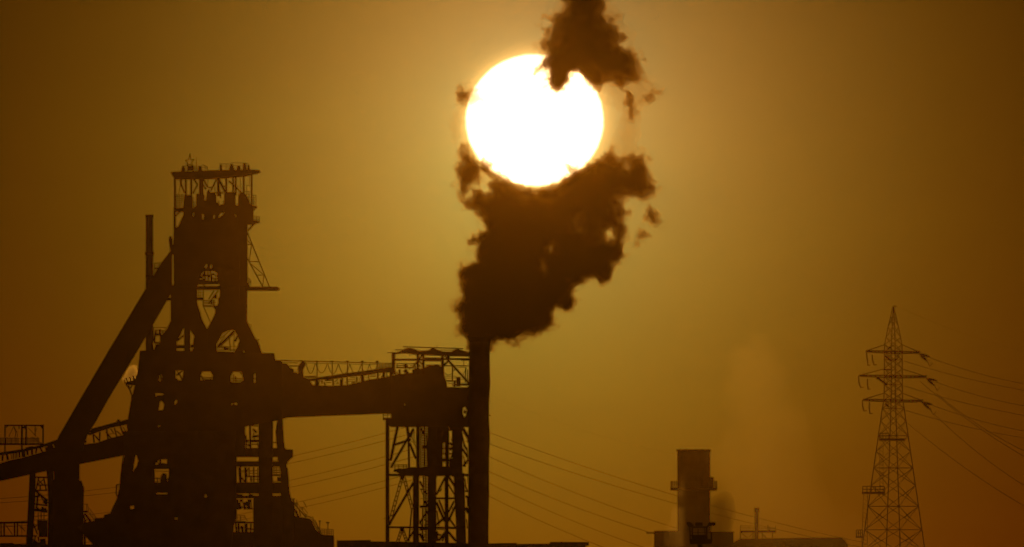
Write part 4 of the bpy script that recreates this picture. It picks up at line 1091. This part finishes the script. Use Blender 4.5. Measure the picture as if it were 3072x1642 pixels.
# ------------------------------------------------------------------ square chimney block on the right
DC = 3600.0
rc = thing('boiler_chimney', 'wide blunt brown chimney with a gallery ring behind drifting steam', 'chimney', 2081, 1800, D=DC)
m = MB(B6, D=DC)
cxp = 690
Pq = lambda y, r: (m.P(cxp, y), m.L(r))
m.lathe([(Vector((m.P(cxp, 0).x, DC, 0)), m.L(212)), Pq(1170, 212), Pq(150, 212)], 32); m.build('shaft', M_CONC, rc)
m = MB(B6, D=DC); m.lathe([Pq(156, 214), Pq(140, 224), Pq(124, 224), Pq(123, 200)], 32)
for x in (510, 592, 797, 878): m.bar(x, 112, x, 126, 10, d=-3)
m.build('cap', M_STEEL, rc)
m = MB(B6, D=DC); m.lathe([Pq(656, 216), Pq(648, 300), Pq(615, 300), Pq(610, 216)], 32); gl = m.build('gallery_ring', M_STEEL, rc)
m = MB(B6, D=DC, d=0)
for k in range(20):
    a = 2 * math.pi * k / 20 + 0.06
    c0 = m.P(cxp, 615); r = m.L(294)
    p0 = c0 + Vector((r * math.cos(a), r * math.sin(a), 0))
    m.beam(p0, p0 + Vector((0, 0, m.L(88))), m.L(10), m.L(10))
    a2 = a + 2 * math.pi / 20
    p1 = c0 + Vector((r * math.cos(a2), r * math.sin(a2), 0))
    for hgt in (45, 72):
        m.beam(p0 + Vector((0, 0, m.L(hgt))), p1 + Vector((0, 0, m.L(hgt))), m.L(8), m.L(8))
child('railing', m, M_GALV, gl)
m = MB(B6, D=DC); m.prism([(890, 484), (912, 476), (948, 476), (948, 640), (890, 640)], -1.5, 1.5); m.build('instrument_cabin', M_CLAD, rc)
rb = thing('boiler_house', 'low flat roofed block at the foot of the blunt chimney', 'building', 2080, 1800, D=DC)
m = MB(B6, D=DC); m.prism([(178, 1167), (470, 1165), (900, 1170), (910, 1182), (1194, 1186), (1194, 1352), (1194, 2700), (178, 2700)], -11, -6); m.build('wall', M_CONC, rb)
m = MB(B6, D=DC); m.box(75, 1186, 186, 1204, -12, -11.1); m.build('crane_beam', M_STEEL, rb)
m = MB(B6, D=DC); m.box(905, 1178, 1200, 1200, -12, -11.1); m.bar(1120, 1200, 1180, 1215, 14, d=-11.5); m.build('roof_edge', M_CLAD, rb)

# floodlight mast
DM = 1500.0
fm = thing('floodlight_mast', 'black floodlight mast head with railed basket and three lamps in front of the boiler house', 'floodlight mast', 2099, 1700, D=DM)
m = MB(B6, D=DM); m.lathe([(Vector((m.P(770, 0).x, DM, 0)), m.L(46)), (m.P(770, 1345), m.L(32)), (m.P(770, 1325), m.L(32))], 16); m.build('mast', M_STEEL, fm)
m = MB(B6, D=DM); m.prism([(635, 1275), (930, 1275), (918, 1335), (645, 1338)], -0.9, 0.9); m.prism([(680, 1240), (858, 1240), (862, 1285), (676, 1285)], -0.8, 0.8); m.build('basket_floor', M_STEEL, fm)
m = MB(B6, D=DM)
for d in (-0.9, 0.9):
    for a in ((640, 1110, 645, 1280, 14), (670, 1110, 672, 1280, 16), (855, 1110, 856, 1280, 20), (910, 1100, 912, 1280, 8), (745, 1140, 745, 1240, 8), (680, 1120, 860, 1120, 20), (680, 1190, 856, 1190, 6), (680, 1232, 860, 1232, 22), (830, 1130, 835, 1240, 8), (640, 1180, 672, 1180, 8), (640, 1230, 672, 1230, 14), (856, 1190, 915, 1195, 6), (920, 1195, 922, 1280, 8)):
        m.bar(*a, d=d, h=0.06)
    m.bar(672, 1085, 680, 1125, 22, d=d, h=0.1); m.bar(860, 1120, 885, 1085, 20, d=d, h=0.1)
m.build('railing', M_STEEL, fm)
for pts in ([(596, 1060), (612, 1052), (645, 1056), (670, 1075), (678, 1112), (660, 1120), (625, 1118), (604, 1095)], [(706, 1060), (803, 1060), (803, 1104), (720, 1108), (706, 1100)], [(870, 1075), (900, 1055), (968, 1054), (972, 1098), (955, 1106), (880, 1112)]):
    m = MB(B6, D=DM); m.prism(pts, -0.5, 0.3); m.build('floodlight', M_STEEL, fm)

# distant stack with platform, distant shed
DF = 5600.0
ds = thing('vent_stack', 'small faded vent stack with railed platform far behind the rounded shed', 'chimney', 2270, 1760, D=DF)
m = MB(B6, D=DF); Pv = lambda y, r: (m.P(1497, y), m.L(r))
m.lathe([(Vector((m.P(1497, 0).x, DF, 0)), m.L(30)), Pv(1300, 30), Pv(930, 26), Pv(925, 35), Pv(880, 35), Pv(870, 33)], 20); m.build('shaft', M_STEEL, ds)
m = MB(B6, D=DF); m.box(1285, 1160, 1745, 1195, -5, 5)
for a in ((1300, 1195, 1380, 1260, 12), (1400, 1250, 1440, 1200, 12), (1560, 1200, 1620, 1260, 12), (1290, 1195, 1290, 1500, 16), (1450, 1195, 1450, 1500, 14), (1700, 1195, 1700, 1500, 14), (1570, 1195, 1575, 1500, 12)): m.bar(*a)
pf = m.build('platform', M_STEEL, ds)
m = MB(B6, D=DF)
m.bar(1290, 1095, 1290, 1160, 9); m.bar(1290, 1130, 1740, 1135, 8); m.bar(1290, 1105, 1480, 1105, 6); m.bar(1640, 1090, 1640, 1160, 14); m.bar(1740, 1100, 1740, 1160, 8); m.bar(1660, 1140, 1660, 1160, 20); m.bar(1400, 1105, 1400, 1160, 6)
child('railing', m, M_GALV, pf)
DR = 4600.0
rs = thing('rounded_shed', 'faded long shed with rounded roof ends left of the pylon foot', 'shed', 2370, 1780, D=DR)
m = MB(R6, D=DR); m.prism([(1676, 978), (1690, 958), (1712, 940), (1728, 935), (2060, 928), (2300, 926), (2402, 926), (2428, 945), (2442, 968), (2450, 992), (2450, 1300), (1676, 1300)], -10, 20); m.build('wall', M_CLAD, rs)
m = MB(R6, D=DR); m.box(1728, 932, 2402, 937, -11.2, -10.2); m.build('roof_edge', M_CLAD, rs)
for xx in range(1760, 2400, 90):
    m = MB(R6, D=DR); m.box(xx, 965, xx + 46, 985, -10.6, -10.1); m.build('window', M_GALV, rs)

# ------------------------------------------------------------------ lattice pylon and lines
DP = 4200.0
py = thing('lattice_pylon', 'tall lattice electricity pylon with three pairs of cross arms at right', 'pylon', 2685, 1770, D=DP)
mp = MB(B7, D=DP)
PYX = 497.0
PHI = math.radians(11)


def ring(y, half):
    """four corner points of the tower at a sheet height; half = half width seen"""
    c = mp.P(PYX, y, 0); R = mp.L(half) / math.cos(PHI)
    return [c + Vector((R * math.cos(PHI + k * math.pi / 2), R * math.sin(PHI + k * math.pi / 2), 0)) for k in range(4)]


lev = [(75, 3), (185, 30), (310, 60), (430, 84), (512, 100), (600, 102), (690, 102), (790, 104), (880, 104), (975, 104), (1065, 106), (1150, 108), (1245, 126), (1390, 146), (1560, 172), (1740, 198), (1930, 226), (2130, 255), (2370, 291), (2640, 330), (2900, 368), (3150, 402)]
lt = MB(B7, D=DP); le = [MB(B7, D=DP) for _ in range(4)]
rings = [ring(*a) for a in lev]
WL, WB = mp.L(12), mp.L(6.5)
for i in range(len(rings) - 1):
    a, b = rings[i], rings[i + 1]
    for k in range(4):
        le[k].beam(a[k], b[k], WL if i > 3 else WL * 0.75, WL if i > 3 else WL * 0.75)
        k2 = (k + 1) % 4
        wb = WB if i > 3 else WB * 0.7
        mid = (b[k] + b[k2]) / 2
        if i >= 16:
            lt.beam(a[k], (a[k2] + b[k2]) / 2 * 0.5 + (a[k] + b[k]) / 2 * 0.5, wb, wb)
        lt.beam(a[k], b[k2], wb, wb); lt.beam(a[k2], b[k], wb, wb)
        if i in (4, 5, 7, 8, 10, 11, 13, 15, 17, 18, 19):
            lt.beam(b[k], b[k2], wb * 1.3, wb * 1.3)
for k in range(4): le[k].build('leg', M_GALV, py)
lt.bar(497, 70, 535, 74, 12); lt.bar(505, 75, 505, 200, 14)
lt.build('lattice', M_GALV, py)
arms = [(590, 512, 300, 190, 300, (255, 625)), (870, 790, 375, 100, 375, (200, 890)), (1148, 1068, 335, 140, 330, (225, 1165))]
for (y, yt, half, xl, xr_, second) in arms:
    ar = MB(B7, D=DP)
    ca = mp.P(PYX, y); ang = math.radians(-9)
    ux = Vector((math.cos(ang), math.sin(ang), 0)); uy = Vector((-math.sin(ang), math.cos(ang), 0))
    topc = mp.P(PYX, yt)
    dz = mp.L(26)
    for sgn in (-1, 1):
        Ltip = mp.L(half if sgn > 0 else half + 8)
        for dep in (-1, 1):
            o = uy * (dep * mp.L(95)); tipo = uy * (dep * mp.L(60))
            tip = ca + ux * (sgn * Ltip) + tipo + Vector((0, 0, -mp.L(10 if sgn > 0 else -6)))
            ar.beam(ca + o * 0.4, tip, mp.L(15), mp.L(15))
            ar.beam(ca + o * 0.4 + Vector((0, 0, -dz)), tip + Vector((0, 0, -dz * 0.5)), mp.L(13), mp.L(13))
            ar.beam(topc + ux * (sgn * mp.L(95)) + o * 0.3, tip, mp.L(7), mp.L(7))
            for q in range(1, 7):
                t = q / 7
                s_ = ca + o * 0.4
                pA = s_.lerp(tip, t); pB = (s_ + Vector((0, 0, -dz))).lerp(tip + Vector((0, 0, -dz * 0.5)), (q - 0.5) / 7)
                ar.beam(pA, pB, mp.L(6), mp.L(6))
        t0 = ca + ux * (sgn * Ltip) + uy * mp.L(60); t1 = ca + ux * (sgn * Ltip) - uy * mp.L(60)
        ar.beam(t0, t1, mp.L(12), mp.L(12))
        for q in range(1, 6):
            t = q / 6
            pA = (ca + uy * mp.L(38)).lerp(t0, t); pB = (ca - uy * mp.L(38)).lerp(t1, (q - 1) / 6)
            ar.beam(pA, pB, mp.L(6), mp.L(6))
    ar.build('cross_arm', M_GALV, py)
# jumper insulators on the left, tension strings on the right
for pts in ([(190, 600), (193, 660), (202, 710), (206, 755)], [(255, 630), (258, 690), (272, 735), (280, 752)], [(100, 870), (100, 930), (112, 985), (128, 1010)], [(200, 905), (200, 970), (206, 1010), (210, 1030)],
            [(142, 1150), (143, 1210), (152, 1260), (165, 1280)], [(222, 1175), (220, 1240), (226, 1285), (232, 1310)]):
    q = MB(B7, D=DP, d=-1); q.tube([q.P(*p) for p in pts], [q.L(7), q.L(8), q.L(8), q.L(6)], 6)
    q.bar(pts[-1][0] - 12, pts[-1][1] - 4, pts[-1][0] + 28, pts[-1][1] - 6, 9); q.build('insulator', M_CERAM, py)
tips = [((795, 618), (915, 655), (885, 705)), ((875, 900), (1000, 930), (970, 985)), ((825, 1175), (945, 1205), (925, 1262))]
for a, b, c in tips:
    for e, wv in ((b, 15), (c, 17)):
        q = MB(B7, D=DP, d=-1)
        n_ = 7; pts = [Vector(q.P(a[0] + (e[0] - a[0]) * t / n_, a[1] + (e[1] - a[1]) * t / n_)) for t in range(n_ + 1)]
        q.tube(pts, [q.L(wv if t in (2, 3, 4, 5) else wv * 0.55) for t in range(n_ + 1)], 8); q.build('insulator', M_CERAM, py)
    q = MB(B7, D=DP, d=-1); q.chain([(e[0], e[1]), (e[0] + 30, e[1] + 60), (e[0] + 60, e[1] + 20)], 7); q.build('jumper_cable', M_WIRE, py)
q = MB(G1, D=DP); q.box(248, 787, 388, 801, -2, 2); pq = q.build('platform', M_GALV, py)
q = MB(G1, D=DP, d=-2); q.rail(252, 790, 300, 790, 30, 3, 5, 2); child('railing', q, M_GALV, pq)
q = MB(B7, D=DP, d=1)
for a in ((400, 640, 470, 700, 26), (330, 905, 430, 975, 30), (300, 900, 345, 905, 26), (425, 570, 470, 540, 20), (400, 1190, 450, 1230, 20), (380, 800, 470, 800, 18), (530, 690, 560, 640, 16)):
    q.bar(*a)
q.build('gusset', M_GALV, py)

lm = thing('lighting_mast', 'pale slender mast with two railed landings behind the left leg of the pylon', 'mast', 2610, 1760, D=5000)
q = MB(G1, D=5000)
for a in ((252, 830, 252, 1080, 2.4), (270, 830, 270, 1080, 2.4), (163, 1088, 146, 1700, 2.6), (186, 1088, 182, 1700, 2.6)): q.bar(*a)
for k in range(13): q.bar(252, 832 + k * 19, 270, 842 + k * 19, 1.8)
for k in range(24): q.bar(162 - k * 0.8, 1092 + k * 24, 186, 1104 + k * 24, 1.8)
q.build('mast', M_GALV, lm)
q = MB(G1, D=5000); q.box(155, 1076, 280, 1090, -2, 2); q.box(122, 1316, 160, 1328, -2, 2); lp_ = q.build('landing', M_GALV, lm)
q = MB(G1, D=5000); q.rail(158, 1080, 276, 1080, 32, 5, 5, 2, d=-2); q.rail(124, 1318, 158, 1318, 34, 3, 5, 2, d=-2); child('railing', q, M_GALV, lp_)


def wire(pts, sheet, Da, Db, label, r, group, sag=0.0):
    """one conductor: sheet points, distance running from Da to Db"""
    ps = []
    n = 24
    (xa, ya), (xb, yb) = pts[0], pts[-1]
    for i in range(n + 1):
        t = i / n
        x = xa + (xb - xa) * t; y = ya + (yb - ya) * t + sag * 4 * t * (1 - t)
        D = Da + (Db - Da) * t
        c = sheet
        X, Y = c[0] + x * c[2], c[1] + y * c[2]
        ps.append(Vector(((X - CX) * K * D, D, CAMZ + (HOR - Y) * K * D)))
    q = MB(); q.tube(ps, r, 5)
    o = q.build('power_line', M_WIRE)
    tag(o, label, 'power line', group)


right = [((515, 347), (1090, 503), 'top near conductor leaving the upper arm of the pylon'), ((375, 365), (1090, 536), 'top far conductor passing behind the pylon body'),
         ((555, 482), (1090, 620), 'conductor leaving the middle arm of the pylon'), ((375, 500), (1090, 672), 'second conductor behind the middle arm of the pylon'),
         ((535, 607), (1090, 758), 'conductor leaving the lowest arm of the pylon'), ((375, 630), (1090, 794), 'second conductor behind the lowest arm of the pylon')]
for a, b, lab in right:
    wire([a, b], G1, 4200, 4700, lab, 0.075, 'lines from the right pylon', sag=14)
steep = [((470, 478), (1090, 915), 'steep conductor falling from the middle arm to the right edge'), ((560, 545), (1090, 880), 'steep upper conductor crossing the level lines'),
         ((545, 655), (1090, 1075), 'steep conductor falling from the lowest arm'), ((385, 690), (1090, 1185), 'lowest and steepest conductor right of the pylon')]
for a, b, lab in steep:
    wire([a, b], G1, 4260, 3300, lab, 0.07, 'steep lines right of the pylon', sag=26)
wire([(345, 72), (1090, 330)], G1, 4200, 4700, 'faint earth wire from the peak of the pylon', 0.025, 'lines from the right pylon', sag=20)

# lines strung from a pylon hidden behind the stack
DL = 5200.0
lines_r = [(1095, 0), (1125, 1), (1155, 2), (1190, 3), (1222, 4), (1250, 5)]
px0, px1 = 1440.0, 2100.0
rt = [((1440, 1287), (2600, 1630), 'uppermost'), ((1440, 1322), (2600, 1645), 'second'), ((1440, 1358), (2350, 1672), 'third'), ((1440, 1403), (2300, 1690), 'fourth'), ((1440, 1437), (2250, 1735), 'fifth'), ((1440, 1475), (2200, 1765), 'lowest')]
for (a, b, w) in rt:
    wire([a, b], W0, 5200, 5000, '%s of six lines sinking from the stack towards the blunt chimney' % w, 0.1, 'lines right of the stack', sag=26)
lf = [((1440, 1215), (-60, 1500), 'uppermost'), ((1440, 1240), (-60, 1512), 'second'), ((1440, 1285), (-60, 1573), 'third'), ((1440, 1312), (-60, 1585), 'fourth'), ((1440, 1358), (-60, 1640), 'fifth'), ((1440, 1380), (-60, 1652), 'lowest')]
for (a, b, w) in lf:
    wire([a, b], W0, 5200, 5300, '%s of six lines seen between furnace and transfer house' % w, 0.1, 'lines left of the stack', sag=50)
wire([(1440, 1170), (2060, 1370)], W0, 5200, 5100, 'very faint high line above the six right of the stack', 0.025, 'lines right of the stack', sag=20)

# ------------------------------------------------------------------ steam
def steam(name, label, sheet, outline, D, R, dens, g, vox, amps, ywid, cat='steam', col=(0.97, 0.96, 0.93), yc=0.0):
    a = sheet_xy(sheet, outline, D)
    pad = vox * 6
    F_, o_ = plume_field([(sheet, outline, R, yc, [], 1.0)], D, vox, ywid, amps, (a[:, 0].min() - pad, a[:, 0].max() + pad), (a[:, 1].min() - pad, a[:, 1].max() + pad))
    ob_ = net_object(name, F_, o_, vox, vol_mat(name, col, dens, g))
    tag(ob_, label, cat)
    return ob_


steam('steam_puff', 'small bright white steam puff above the vent pipes left of the furnace block', A4, [(140, 470), (120, 430), (150, 380), (180, 330), (210, 275), (250, 262), (290, 255), (330, 275), (345, 320), (370, 380), (380, 470), (300, 500), (230, 500), (170, 500)], 2506.0, 1.6, 1.0, 0.982, 0.12, ((2.0, 0.25, 1), (0.9, 0.22, 1), (0.45, 0.12, 0)), 4.0)
steam('steam_drift', 'pale steam drifting up between the blunt chimney and the pylon', W0, [(2105, 1720), (2085, 1600), (2100, 1510), (2140, 1440), (2130, 1350), (2170, 1270), (2150, 1180), (2190, 1090), (2250, 1000), (2320, 1020), (2370, 1100), (2380, 1190), (2420, 1260), (2430, 1350), (2480, 1430), (2520, 1500), (2600, 1560), (2680, 1640), (2680, 1720)], 3300.0, 2.6, 0.0065, 0.982, 0.6, ((16, 2.2, 0), (8, 2.0, 1), (4, 1.4, 1), (2, 0.7, 0)), 14.0)
steam('steam_wisp', 'low wisp of steam curling in front of the foot of the blunt chimney', W0, [(1985, 1730), (1990, 1650), (2010, 1570), (2015, 1500), (2040, 1440), (2060, 1400), (2090, 1410), (2095, 1470), (2110, 1540), (2140, 1600), (2160, 1660), (2170, 1730)], 3450.0, 3.0, 0.018, 0.982, 0.45, ((9, 1.3, 0), (4.5, 1.2, 1), (2.2, 0.8, 1)), 10.0)
steam('smoke_puff', 'soft dark smoke puff just right of the blunt chimney', W0, [(2128, 1720), (2120, 1600), (2118, 1520), (2128, 1492), (2155, 1482), (2185, 1478), (2200, 1500), (2208, 1540), (2200, 1590), (2190, 1720)], 3560.0, 4.0, 0.1, 0.2, 0.5, ((6, 1.0, 1), (3, 0.6, 0)), 10.0, cat='smoke', col=(0.2, 0.17, 0.12))

# ------------------------------------------------------------------ render settings
SC.view_settings.view_transform = 'Standard'; SC.view_settings.look = 'None'
SC.view_settings.exposure = EXPOSURE; SC.view_settings.gamma = 1.0
SC.view_settings.use_curve_mapping = False
SC.render.engine = 'CYCLES'
SC.cycles.use_denoising = True
SC.cycles.transparent_max_bounces = 64
SC.cycles.volume_bounces = 3
SC.cycles.sample_clamp_direct = 0; SC.cycles.sample_clamp_indirect = 0
